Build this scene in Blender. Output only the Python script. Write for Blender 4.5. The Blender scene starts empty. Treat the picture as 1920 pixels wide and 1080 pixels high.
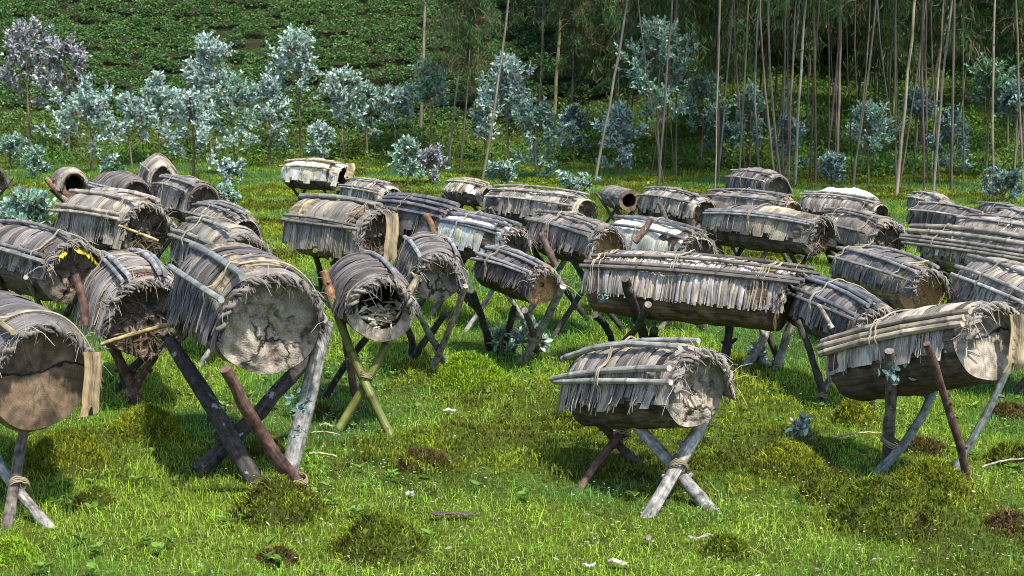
import bpy, math
import numpy as np
from mathutils import Vector, Matrix

S = bpy.context.scene
COL = S.collection
rad = math.radians

# ------------------------------------------------------------------ camera, world, sun, exposure
FPX = 2637.0                                   # focal length in pixels of a 1920 wide frame
PITCH = math.atan(366.0 / FPX)
CAM = np.array([0.0, 0.0, 1.5])
cam_d = bpy.data.cameras.new('camera'); cam = bpy.data.objects.new('camera', cam_d); COL.objects.link(cam)
cam.location = CAM; cam.rotation_euler = (rad(90) - PITCH, 0, 0)
cam_d.sensor_width = 36; cam_d.lens = 36 * FPX / 1920; cam_d.clip_start = 0.1; cam_d.clip_end = 1000
S.camera = cam
SUN_EL, SUN_AZ = rad(61), rad(-38)             # azimuth measured from behind the camera towards the left/right
sun_to = np.array([math.sin(-SUN_AZ) * math.cos(SUN_EL), -math.cos(SUN_AZ) * math.cos(SUN_EL), math.sin(SUN_EL)])
w = bpy.data.worlds.new('World'); S.world = w; w.use_nodes = True
nt = w.node_tree; bg = nt.nodes['Background']
sky = nt.nodes.new('ShaderNodeTexSky'); sky.sky_type = 'NISHITA'; sky.sun_disc = False
sky.sun_elevation = SUN_EL; sky.sun_rotation = math.atan2(sun_to[0], sun_to[1])
nt.links.new(sky.outputs[0], bg.inputs[0]); bg.inputs[1].default_value = 0.15
sl = bpy.data.lights.new('sun', 'SUN'); sl.energy = 3.7; sl.angle = rad(2.5); sl.color = (1.0, 0.95, 0.86)
so = bpy.data.objects.new('sun', sl); COL.objects.link(so)
so.rotation_euler = Vector(sun_to).to_track_quat('Z', 'Y').to_euler(); so.location = (0, 0, 30)
S.view_settings.view_transform = 'Standard'; S.view_settings.look = 'None'
S.view_settings.exposure = 1.0; S.view_settings.gamma = 1.0
S.render.engine = 'CYCLES'
S.cycles.filter_width = 0.95; S.cycles.max_bounces = 6; S.cycles.diffuse_bounces = 3; S.cycles.transmission_bounces = 4

# ------------------------------------------------------------------ noise, terrain, pixel <-> world helpers
def hash2(ix, iy, seed):
    h = (ix.astype(np.int64) * 374761393 + iy.astype(np.int64) * 668265263 + seed * 974634777) & 0xffffffff
    h = ((h ^ (h >> 13)) * 1274126177) & 0xffffffff
    h = (h ^ (h >> 16)) & 0xffffffff
    return h / 4294967295.0
def vnoise(x, y, seed=0):
    x = np.asarray(x, float); y = np.asarray(y, float)
    ix = np.floor(x); iy = np.floor(y); fx = x - ix; fy = y - iy
    fx = fx * fx * (3 - 2 * fx); fy = fy * fy * (3 - 2 * fy)
    a = hash2(ix, iy, seed); b = hash2(ix + 1, iy, seed); c = hash2(ix, iy + 1, seed); d = hash2(ix + 1, iy + 1, seed)
    return (a * (1 - fx) + b * fx) * (1 - fy) + (c * (1 - fx) + d * fx) * fy
def fbm(x, y, seed=0, o=4):
    s = 0; a = .5; t = 0
    for i in range(o):
        s = s + a * vnoise(np.asarray(x) * 2 ** i, np.asarray(y) * 2 ** i, seed + i * 17); t += a; a *= .5
    return s / t
def sstep(a, b, x):
    t = np.clip((x - a) / (b - a), 0, 1); return t * t * (3 - 2 * t)
def hill(x, y):
    s = sstep(-1, 7, x)
    ys = 28.5 - 5.0 * s
    slope = .37 - .14 * s
    t = np.maximum(0, y - ys)
    z = slope * (t - 2.5 * (1 - np.exp(-t / 2.5)))
    t2 = np.maximum(0, y - 75); z = z - slope * .9 * (t2 - 20 * (1 - np.exp(-t2 / 20)))
    return z + np.minimum(1, t / 4) * .5 * (fbm(x * .35, y * .35, 5) - .5)
def H(x, y):
    x = np.asarray(x, float); y = np.asarray(y, float)
    return .09 * (fbm(x * .45, y * .45, 1) - .5) + .035 * (vnoise(x * 2.3, y * 2.3, 9) - .5) + hill(x, y)
cp, sp = math.cos(PITCH), math.sin(PITCH)
FWD = np.array([0, cp, -sp]); UPV = np.array([0, sp, cp]); RGT = np.array([1.0, 0, 0])
def ray(px, py): return FWD + RGT * (px - 960) / FPX + UPV * (540 - py) / FPX
def P(px, py, d): return CAM + ray(px, py) * d
def G(px, py):
    r = ray(px, py); d = 2.0
    while d < 120:
        p = CAM + r * d
        if p[2] < H(p[0], p[1]): break
        d += .02
    p = CAM + r * d; p[2] = H(p[0], p[1]); return p
def Gd(px, d):                                  # ground point below a pixel column at a distance
    x = (px - 960) / FPX * d * 1.0; return np.array([x, d, float(H(x, d))])

# ------------------------------------------------------------------ mesh helpers
class MB:
    def __init__(s): s.V = []; s.F = []; s.C = []; s.U = []; s.n = 0
    def add(s, V, Fs, col=(.5, .5, .5), uv=None):
        V = np.asarray(V, float).reshape(-1, 3); k = len(V)
        if not isinstance(Fs, list): Fs = [Fs]
        for f in Fs:
            if len(f): s.F.append(np.asarray(f, np.int64) + s.n)
        c = np.asarray(col, float); c = np.tile(c, (k, 1)) if c.ndim == 1 else c
        s.V.append(V); s.C.append(c); s.U.append(np.zeros((k, 2)) if uv is None else np.asarray(uv, float)); s.n += k
    def build(s, name, mat, parent=None, origin=None, smooth=True):
        V = np.concatenate(s.V); C = np.concatenate(s.C); U = np.concatenate(s.U)
        if origin is not None: V = V - np.asarray(origin)
        m = bpy.data.meshes.new(name)
        li = np.concatenate([f.ravel() for f in s.F]); ct = np.concatenate([np.full(len(f), f.shape[1]) for f in s.F])
        st = np.concatenate([[0], np.cumsum(ct)[:-1]])
        m.vertices.add(len(V)); m.vertices.foreach_set('co', V.ravel().astype(np.float32))
        m.loops.add(len(li)); m.loops.foreach_set('vertex_index', li.astype(np.int32))
        m.polygons.add(len(ct)); m.polygons.foreach_set('loop_start', st.astype(np.int32))
        try: m.polygons.foreach_set('loop_total', ct.astype(np.int32))
        except Exception: pass
        m.polygons.foreach_set('use_smooth', np.full(len(ct), smooth, bool))
        a = m.color_attributes.new('Col', 'FLOAT_COLOR', 'POINT')
        a.data.foreach_set('color', np.concatenate([C, np.ones((len(C), 1))], 1).ravel().astype(np.float32))
        uvl = m.uv_layers.new(name='UVMap'); uvl.data.foreach_set('uv', U[li].ravel().astype(np.float32))
        m.update(calc_edges=True); m.validate()
        m.materials.append(mat)
        o = bpy.data.objects.new(name, m); COL.objects.link(o)
        if parent is not None: o.parent = parent
        elif origin is not None: o.location = origin
        return o
def tag(o, label=None, cat=None, group=None, kind=None):
    if label: o['label'] = label
    if cat: o['category'] = cat
    if group: o['group'] = group
    if kind: o['kind'] = kind
    return o
def empty(name, loc):
    o = bpy.data.objects.new(name, None); COL.objects.link(o); o.location = loc; o.empty_display_size = .1; return o
def nrm(v): v = np.asarray(v, float); return v / (np.linalg.norm(v, axis=-1, keepdims=True) + 1e-12)
def tube(mb, pts, rr, ns=8, col=(.5, .5, .5), caps=True, capcol=None, rough=0.0, rng=None):
    pts = np.asarray(pts, float); n = len(pts); rr = np.broadcast_to(np.asarray(rr, float), (n,))
    T = np.gradient(pts, axis=0); T = nrm(T)
    ref = np.array([0, 0, 1.0]) if abs(T[0][2]) < .9 else np.array([1.0, 0, 0])
    N = []
    a = nrm(np.cross(T[0], ref))
    for i in range(n):
        a = nrm(a - T[i] * np.dot(a, T[i])); N.append(a)
    N = np.array(N); B = np.cross(T, N)
    ang = np.linspace(0, 2 * math.pi, ns + 1)
    R = rr[:, None] * np.ones(ns + 1)
    if rough and rng is not None:
        q = 1 + rough * rng.normal(size=(n, ns + 1)); q[:, -1] = q[:, 0]; R = R * q
    V = pts[:, None, :] + R[:, :, None] * (np.cos(ang)[None, :, None] * N[:, None, :] + np.sin(ang)[None, :, None] * B[:, None, :])
    L = np.concatenate([[0], np.cumsum(np.linalg.norm(np.diff(pts, axis=0), axis=1))])
    r0 = rr.mean()
    uv = np.stack([np.broadcast_to(ang * r0, (n, ns + 1)), np.broadcast_to(L[:, None], (n, ns + 1))], -1).reshape(-1, 2)
    i, j = np.meshgrid(np.arange(n - 1), np.arange(ns), indexing='ij'); i = i.ravel(); j = j.ravel(); k = ns + 1
    q = np.stack([i * k + j, i * k + j + 1, (i + 1) * k + j + 1, (i + 1) * k + j], 1)
    c = np.asarray(col, float)
    if c.ndim == 2: c = np.repeat(c, k, 0)
    mb.add(V, q, c, uv)
    if caps:
        cc = capcol if capcol is not None else (c if c.ndim == 1 else c[0])
        for e in (0, n - 1):
            ring = V[e][:-1]; cv = np.vstack([ring, pts[e][None]])
            t = np.stack([np.arange(ns), (np.arange(ns) + 1) % ns, np.full(ns, ns)], 1)
            mb.add(cv, t, cc, np.zeros((ns + 1, 2)))

# ------------------------------------------------------------------ materials
def newmat(name):
    m = bpy.data.materials.new(name); m.use_nodes = True; nt = m.node_tree
    p = nt.nodes['Principled BSDF']; return m, nt, p
def N(nt, t, **kw):
    n = nt.nodes.new(t)
    for k, v in kw.items():
        if k in n.inputs: n.inputs[k].default_value = v
        else: setattr(n, k, v)
    return n
def ramp(nt, src, stops):
    r = nt.nodes.new('ShaderNodeValToRGB'); e = r.color_ramp.elements
    e[0].position, e[0].color = stops[0][0], (*stops[0][1], 1); e[1].position, e[1].color = stops[-1][0], (*stops[-1][1], 1)
    for p, c in stops[1:-1]:
        x = e.new(p); x.color = (*c, 1)
    nt.links.new(src, r.inputs[0]); return r.outputs[0]
def g3(v): return (v, v, v)
def mul(nt, a, b, f=1.0, mode='MULTIPLY'):
    m = nt.nodes.new('ShaderNodeMix'); m.data_type = 'RGBA'; m.blend_type = mode; m.inputs[0].default_value = f
    for s, i in ((a, 6), (b, 7)):
        if isinstance(s, tuple): m.inputs[i].default_value = (*s, 1)
        else: nt.links.new(s, m.inputs[i])
    return m.outputs[2]
def mixf(nt, fac, a, b):
    m = nt.nodes.new('ShaderNodeMix'); m.data_type = 'RGBA'; nt.links.new(fac, m.inputs[0])
    for s, i in ((a, 6), (b, 7)):
        if isinstance(s, tuple): m.inputs[i].default_value = (*s, 1)
        else: nt.links.new(s, m.inputs[i])
    return m.outputs[2]
def attr(nt):
    a = nt.nodes.new('ShaderNodeAttribute'); a.attribute_name = 'Col'; return a.outputs['Color']
def noise_uv(nt, scale_uv, detail=3, scale=1.0, coord='UV', rough=.6, dist=0):
    tc = nt.nodes.new('ShaderNodeTexCoord'); mp = nt.nodes.new('ShaderNodeMapping')
    mp.inputs['Scale'].default_value = (*scale_uv, 1) if len(scale_uv) == 2 else scale_uv
    nt.links.new(tc.outputs[coord], mp.inputs[0])
    n = nt.nodes.new('ShaderNodeTexNoise'); n.inputs['Scale'].default_value = scale; n.inputs['Detail'].default_value = detail
    n.inputs['Roughness'].default_value = rough; n.inputs['Distortion'].default_value = dist
    nt.links.new(mp.outputs[0], n.inputs['Vector']); return n.outputs['Fac'], mp.outputs[0]
def bump(nt, p, h, dist=.004, strength=.6):
    b = nt.nodes.new('ShaderNodeBump'); b.inputs['Distance'].default_value = dist; b.inputs['Strength'].default_value = strength
    nt.links.new(h, b.inputs['Height']); nt.links.new(b.outputs[0], p.inputs['Normal'])

def mat_streaky(name, su, sv, lo, hi, objscale=7.0, olo=.6, ohi=1.2, rough=.8, bd=.004, patch=None):
    m, nt, p = newmat(name)
    f, _ = noise_uv(nt, (su, sv), 4)
    r1 = ramp(nt, f, [(.28, g3(lo)), (.5, g3((lo + hi) * .5)), (.72, g3(hi))])
    f2, _ = noise_uv(nt, (objscale,) * 3, 4, coord='Object')
    r2 = ramp(nt, f2, [(.3, g3(olo)), (.7, g3(ohi))])
    c = mul(nt, attr(nt), r1); c = mul(nt, c, r2)
    nt.links.new(c, p.inputs['Base Color']); p.inputs['Roughness'].default_value = rough
    p.inputs['Specular IOR Level'].default_value = .25
    if patch is not None:
        f4, _ = noise_uv(nt, (9, 7), 5, rough=.65); c = mixf(nt, ramp(nt, f4, [(.60, g3(0)), (.64, g3(1))]), c, patch)
        nt.links.new(c, p.inputs['Base Color'])
    bump(nt, p, f, bd); return m
M_thatch = mat_streaky('dry_bark_thatch', 230, 4, .22, 1.6, 8, .5, 1.3)
M_log = mat_streaky('log_bark', 60, 5, .3, 1.75, 11, .35, 1.6, .9, .010, (.045, .035, .026))
M_leg = mat_streaky('pole_bark', 110, 12, .45, 1.5, 34, .35, 1.7, .8, .004, (.34, .32, .29))
M_bark = mat_streaky('tree_bark', 60, 2.5, .5, 1.4, 2.2, .5, 1.4, .8, .004, (.13, .095, .07))
M_rope = mat_streaky('fibre_rope', 300, 20, .55, 1.3, 30, .8, 1.2, .8, .001)
def mat_bamboo():
    m, nt, p = newmat('bamboo')
    f, mp = noise_uv(nt, (160, 3), 3)
    r1 = ramp(nt, f, [(.3, g3(.6)), (.7, g3(1.3))])
    f2, _ = noise_uv(nt, (14,) * 3, 3, coord='Object')
    r2 = ramp(nt, f2, [(.35, g3(.6)), (.65, g3(1.2))])
    c = mul(nt, attr(nt), r1); c = mul(nt, c, r2)
    nt.links.new(c, p.inputs['Base Color']); p.inputs['Roughness'].default_value = .5
    p.inputs['Specular IOR Level'].default_value = .35; bump(nt, p, f, .0015); return m
M_bamboo = mat_bamboo()
def mat_mud(name, c1, c2, c3, ckf=1.0):
    m, nt, p = newmat(name)
    f, _ = noise_uv(nt, (9, 9), 6, rough=.7)
    c = ramp(nt, f, [(.36, c3), (.47, c1), (.64, c2)])
    tc = nt.nodes.new('ShaderNodeTexCoord'); nz = N(nt, 'ShaderNodeTexNoise', Scale=22.0, Detail=4.0)
    nt.links.new(tc.outputs['UV'], nz.inputs['Vector'])
    ad = nt.nodes.new('ShaderNodeVectorMath'); ad.operation = 'MULTIPLY_ADD'; ad.inputs[1].default_value = (.085, .085, .085)
    nt.links.new(nz.outputs['Color'], ad.inputs[0]); nt.links.new(tc.outputs['UV'], ad.inputs[2])
    vo = N(nt, 'ShaderNodeTexVoronoi', feature='DISTANCE_TO_EDGE', Scale=6.0); nt.links.new(ad.outputs[0], vo.inputs['Vector'])
    ck0 = ramp(nt, vo.outputs['Distance'], [(0.0, g3(.06)), (.02, g3(.4)), (.05, g3(1.0))])
    nm = N(nt, 'ShaderNodeTexNoise', Scale=7.0, Detail=3.0); nt.links.new(tc.outputs['UV'], nm.inputs['Vector'])
    ck = mixf(nt, ramp(nt, nm.outputs['Fac'], [(.40, g3(0)), (.56, g3(1))]), g3(1.0), ck0)
    c = mul(nt, c, ck, ckf)
    nz2 = N(nt, 'ShaderNodeTexNoise', Scale=160.0, Detail=3.0); nt.links.new(tc.outputs['UV'], nz2.inputs['Vector'])
    c = mul(nt, c, ramp(nt, nz2.outputs['Fac'], [(.3, g3(.7)), (.7, g3(1.2))]))
    nt.links.new(c, p.inputs['Base Color']); p.inputs['Roughness'].default_value = .95; p.inputs['Specular IOR Level'].default_value = .1
    hh = nt.nodes.new('ShaderNodeMath'); hh.operation = 'ADD'
    b2 = nt.nodes.new('ShaderNodeMath'); b2.operation = 'MULTIPLY'; b2.inputs[1].default_value = .6
    nt.links.new(nz2.outputs['Fac'], b2.inputs[0]); nt.links.new(b2.outputs[0], hh.inputs[0]); nt.links.new(ck, hh.inputs[1])
    bump(nt, p, hh.outputs[0], .008, .9); return m
M_mud = mat_mud('grey_mud', (.31, .26, .205), (.46, .40, .33), (.085, .066, .05))
M_mudd = mat_mud('dark_mud', (.17, .13, .10), (.27, .215, .17), (.075, .058, .045))
M_clay = mat_mud('orange_clay', (.50, .285, .125), (.58, .35, .165), (.40, .21, .085), .35)
def mat_wood(name, c1, c2):
    m, nt, p = newmat(name)
    tc = nt.nodes.new('ShaderNodeTexCoord')
    nz = N(nt, 'ShaderNodeTexNoise', Scale=9.0, Detail=3.0); nt.links.new(tc.outputs['UV'], nz.inputs['Vector'])
    ad = nt.nodes.new('ShaderNodeVectorMath'); ad.operation = 'MULTIPLY_ADD'; ad.inputs[1].default_value = (.03, .03, 0)
    nt.links.new(nz.outputs['Color'], ad.inputs[0]); nt.links.new(tc.outputs['UV'], ad.inputs[2])
    wv = N(nt, 'ShaderNodeTexWave', wave_type='RINGS', Scale=38.0, Distortion=3.0); wv.rings_direction = 'Z'
    nt.links.new(ad.outputs[0], wv.inputs['Vector'])
    c = mul(nt, ramp(nt, nz.outputs['Fac'], [(.3, c1), (.7, c2)]), ramp(nt, wv.outputs['Fac'], [(.0, g3(.86)), (1, g3(1.05))]))
    sx = nt.nodes.new('ShaderNodeSeparateXYZ'); nt.links.new(tc.outputs['UV'], sx.inputs[0])
    at = nt.nodes.new('ShaderNodeMath'); at.operation = 'ARCTAN2'; nt.links.new(sx.outputs[0], at.inputs[0]); nt.links.new(sx.outputs[1], at.inputs[1])
    am = nt.nodes.new('ShaderNodeMath'); am.operation = 'MULTIPLY_ADD'; am.inputs[1].default_value = 1.3
    nt.links.new(nz.outputs['Fac'], am.inputs[0]); nt.links.new(at.outputs[0], am.inputs[2])
    n1 = N(nt, 'ShaderNodeTexNoise', noise_dimensions='1D', Scale=2.6, Detail=6.0)
    nt.links.new(am.outputs[0], n1.inputs['W'])
    ck = ramp(nt, n1.outputs['Fac'], [(.485, g3(1)), (.498, g3(.3)), (.502, g3(.3)), (.515, g3(1))])
    c = mul(nt, c, ck, .4)
    sy = nt.nodes.new('ShaderNodeMath'); sy.operation = 'MULTIPLY_ADD'; sy.inputs[1].default_value = -.12; nt.links.new(nz.outputs['Fac'], sy.inputs[0]); nt.links.new(sx.outputs[1], sy.inputs[2])
    ab = nt.nodes.new('ShaderNodeMath'); ab.operation = 'ADD'; ab.inputs[1].default_value = .035; nt.links.new(sy.outputs[0], ab.inputs[0])
    a2 = nt.nodes.new('ShaderNodeMath'); a2.operation = 'ABSOLUTE'; nt.links.new(ab.outputs[0], a2.inputs[0])
    c = mul(nt, c, ramp(nt, a2.outputs[0], [(0, g3(.06)), (.004, g3(.12)), (.008, g3(1))]))
    n3 = N(nt, 'ShaderNodeTexNoise', Scale=30.0, Detail=5.0); nt.links.new(tc.outputs['UV'], n3.inputs['Vector'])
    c = mul(nt, c, ramp(nt, n3.outputs['Fac'], [(.3, g3(.5)), (.65, g3(1.15))]))
    n5 = N(nt, 'ShaderNodeTexNoise', Scale=8.0, Detail=4.0); nt.links.new(tc.outputs['UV'], n5.inputs['Vector'])
    c = mul(nt, c, ramp(nt, n5.outputs['Fac'], [(.36, g3(.38)), (.52, g3(1.0)), (.7, g3(1.15))]))
    nt.links.new(c, p.inputs['Base Color']); p.inputs['Roughness'].default_value = .85
    bump(nt, p, ck, .0015, .6); return m
M_woodd = mat_wood('brown_end_grain', (.14, .088, .05), (.24, .16, .098))
M_woodp = mat_wood('pale_end_grain', (.33, .275, .21), (.42, .365, .295))
def mat_leaf(name, trans=.35, rough=.5, spec=.3):
    m, nt, p = newmat(name); c = attr(nt)
    nt.links.new(c, p.inputs['Base Color']); p.inputs['Roughness'].default_value = rough; p.inputs['Specular IOR Level'].default_value = spec
    t = nt.nodes.new('ShaderNodeBsdfTranslucent'); nt.links.new(mul(nt, c, (1.1, 1.15, .6)), t.inputs[0])
    mx = nt.nodes.new('ShaderNodeMixShader'); mx.inputs[0].default_value = trans
    nt.links.new(p.outputs[0], mx.inputs[1]); nt.links.new(t.outputs[0], mx.inputs[2])
    nt.links.new(mx.outputs[0], nt.nodes['Material Output'].inputs[0]); return m
M_grass = mat_leaf('grass_blade', .35, .55, .25)
M_moss = mat_leaf('moss_shoot', .3, .8, .1)
M_leaf = mat_leaf('glaucous_leaf', .25, .5, .22)
M_dleaf = mat_leaf('sickle_leaf', .25, .55, .12)
M_crop = mat_leaf('crop_leaf', .3, .6, .2)
def mat_simple(name, col, rough=.6, spec=.3):
    m, nt, p = newmat(name); p.inputs['Base Color'].default_value = (*col, 1); p.inputs['Roughness'].default_value = rough
    p.inputs['Specular IOR Level'].default_value = spec; return m
def mat_plastic(name, c1, c2):
    m, nt, p = newmat(name); f, _ = noise_uv(nt, (9,) * 3, 3, coord='Object')
    nt.links.new(ramp(nt, f, [(.35, c1), (.65, c2)]), p.inputs['Base Color']); p.inputs['Roughness'].default_value = .35
    bump(nt, p, f, .02, .5); return m
M_yel = mat_plastic('yellow_plastic', (.62, .42, .01), (.72, .55, .03))
M_whi = mat_plastic('white_plastic', (.62, .68, .72), (.8, .83, .84))
M_blu = mat_plastic('grey_plastic', (.20, .24, .27), (.30, .34, .37))
def mat_ground():
    m, nt, p = newmat('turf_soil')
    f, _ = noise_uv(nt, (.55,) * 3, 5, coord='Object'); f2, _ = noise_uv(nt, (4.5,) * 3, 5, coord='Object', rough=.7); f3, _ = noise_uv(nt, (40,) * 3, 3, coord='Object')
    a = ramp(nt, f, [(.35, (.055, .10, .012)), (.5, (.075, .105, .012)), (.65, (.10, .115, .014))])
    b = ramp(nt, f2, [(.36, (.022, .018, .008)), (.46, (.045, .05, .010)), (.6, (.085, .12, .016))])
    c = mul(nt, a, b, .6, 'MIX'); c = mul(nt, c, ramp(nt, f3, [(.3, g3(.5)), (.7, g3(1.3))]))
    c = mixf(nt, attr(nt), c, mul(nt, ramp(nt, f2, [(.35, (.018, .016, .013)), (.55, (.03, .034, .014)), (.7, (.045, .07, .018))]), (1., 1., 1.)))
    nt.links.new(c, p.inputs['Base Color']); p.inputs['Roughness'].default_value = 1; p.inputs['Specular IOR Level'].default_value = .05
    bump(nt, p, f3, .03, .8); return m
M_ground = mat_ground()

# ------------------------------------------------------------------ ground
def build_ground():
    ys = np.concatenate([np.arange(-14, 3, .8), np.arange(3, 13, .07), np.arange(13, 48, .2), np.arange(48, 190, 2.5)])
    xs = np.concatenate([-np.geomspace(90, 6.1, 34), np.arange(-6, 6, .07), np.geomspace(6.1, 90, 34)])
    X, Y = np.meshgrid(xs, ys); Z = H(X, Y) - 0.004
    ny, nx = X.shape
    i, j = np.meshgrid(np.arange(ny - 1), np.arange(nx - 1), indexing='ij'); i = i.ravel(); j = j.ravel()
    q = np.stack([i * nx + j, i * nx + j + 1, (i + 1) * nx + j + 1, (i + 1) * nx + j], 1)
    till = (sstep(29.5, 34.5, Y) * (1 - sstep(2.5, 4.5, X - .12 * (Y - 33))))[..., None] * np.ones(3)
    mb = MB(); mb.add(np.stack([X, Y, Z], -1), q, till.reshape(-1, 3))
    tag(mb.build('ground', M_ground), kind='structure')
build_ground()

# ------------------------------------------------------------------ log hives
GREY = [(0.261, 0.223, 0.196), (0.316, 0.275, 0.248), (0.222, 0.187, 0.159), (0.371, 0.325, 0.278), (0.293, 0.247, 0.203), (0.436, 0.353, 0.251), (0.19, 0.157, 0.131), (0.169, 0.144, 0.125), (0.188, 0.162, 0.142), (0.25, 0.218, 0.186)]
DARK = [(0.121, 0.106, 0.098), (0.154, 0.134, 0.126), (0.181, 0.159, 0.147), (0.134, 0.113, 0.098), (0.228, 0.197, 0.169), (0.109, 0.091, 0.08), (0.083, 0.072, 0.067)]
PALE = [(0.443, 0.378, 0.301), (0.494, 0.418, 0.326), (0.393, 0.336, 0.273), (0.351, 0.301, 0.246), (0.561, 0.465, 0.334), (0.309, 0.261, 0.21), (0.267, 0.228, 0.18), (0.282, 0.24, 0.187), (0.257, 0.219, 0.178)]
CREAM = [(.86, .77, .60), (.88, .81, .66), (.82, .72, .53), (.86, .79, .63), (.72, .61, .43)]
WIDE = [(0.287, 0.253, 0.21), (0.331, 0.291, 0.233), (0.383, 0.331, 0.251), (0.266, 0.232, 0.195), (0.451, 0.366, 0.247), (0.236, 0.205, 0.169), (0.183, 0.159, 0.13), (0.196, 0.171, 0.136), (0.194, 0.169, 0.14)]
LOGC = {'dark': (.095, .072, .052), 'brown': (.15, .105, .065), 'tan': (.23, .18, .105), 'grey': (.17, .155, .13)}
LEGC = {'dark': (.050, .042, .036), 'grey': (.24, .225, .205), 'red': (.105, .058, .045), 'mid': (.12, .10, .085), 'blue': (.16, .18, .17),
        'pink': (.27, .20, .18), 'bamboo': (.15, .165, .032), 'olive': (.075, .072, .03)}

def bowl(n, base, jitter, rng): return np.asarray(base) * (1 + jitter * rng.normal(size=(n, 1)))
def bamboo_tube(mb, p0, p1, r, col, rng, ns=8, bend=.01, node=.24, path=None):
    p0 = np.asarray(p0, float); p1 = np.asarray(p1, float); L = np.linalg.norm(p1 - p0)
    off = rng.uniform(0, node); v = [0.0, L]
    for k in np.arange(off, L, node): v += [k - .012, k - .004, k + .004, k + .012]
    v = np.array(sorted(x for x in v if 0 <= x <= L)); v = np.unique(np.round(v, 4))
    ph = ((v - off) % node); isn = (np.minimum(ph, node - ph) < .006)
    t = v / L; pts = p0 + (p1 - p0) * t[:, None] if path is None else path(t)
    b = rng.normal(size=3) * bend; pts = pts + np.sin(t * math.pi)[:, None] * b
    rr = r * np.where(isn, 1.16, 1.0) * (1.05 - .1 * t)
    cc = np.asarray(col) * np.where(isn, .55, 1.0)[:, None] * (1 + .12 * rng.normal(size=(len(v), 1)))
    tube(mb, pts, rr, ns, cc, True, np.asarray(col) * 1.3)
def stick_tube(mb, p0, p1, r, col, rng, ns=9, bend=.012, taper=.85):
    n = 9; t = np.linspace(0, 1, n); p0 = np.asarray(p0, float); bend = min(bend, .03 * float(np.linalg.norm(np.asarray(p1, float) - p0))); p1 = np.asarray(p1, float)
    pts = p0 + (p1 - p0) * t[:, None] + np.sin(t * math.pi)[:, None] * rng.normal(size=3) * bend + rng.normal(size=(n, 3)) * bend * .14
    rr = r * (1 + (taper - 1) * t) * (1 + .05 * rng.normal(size=n))
    cc = np.asarray(col) * (1 + .12 * rng.normal(size=(n, 1)))
    for _ in range(rng.integers(0, 4)):
        k_ = rng.integers(1, n - 1); d_ = nrm(np.cross(p1 - p0, rng.normal(size=3)) + .5 * (p1 - p0)); l_ = r * rng.uniform(1.2, 2.6)
        tube(mb, [pts[k_], pts[k_] + d_ * l_ * .7, pts[k_] + d_ * l_], [r * .55, r * .4, r * .3], 6, np.asarray(col) * .8)
    tube(mb, pts, rr, ns, cc, True, np.clip(np.asarray(col) * 1.3 + .015, 0, .5), .02, rng)

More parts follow.
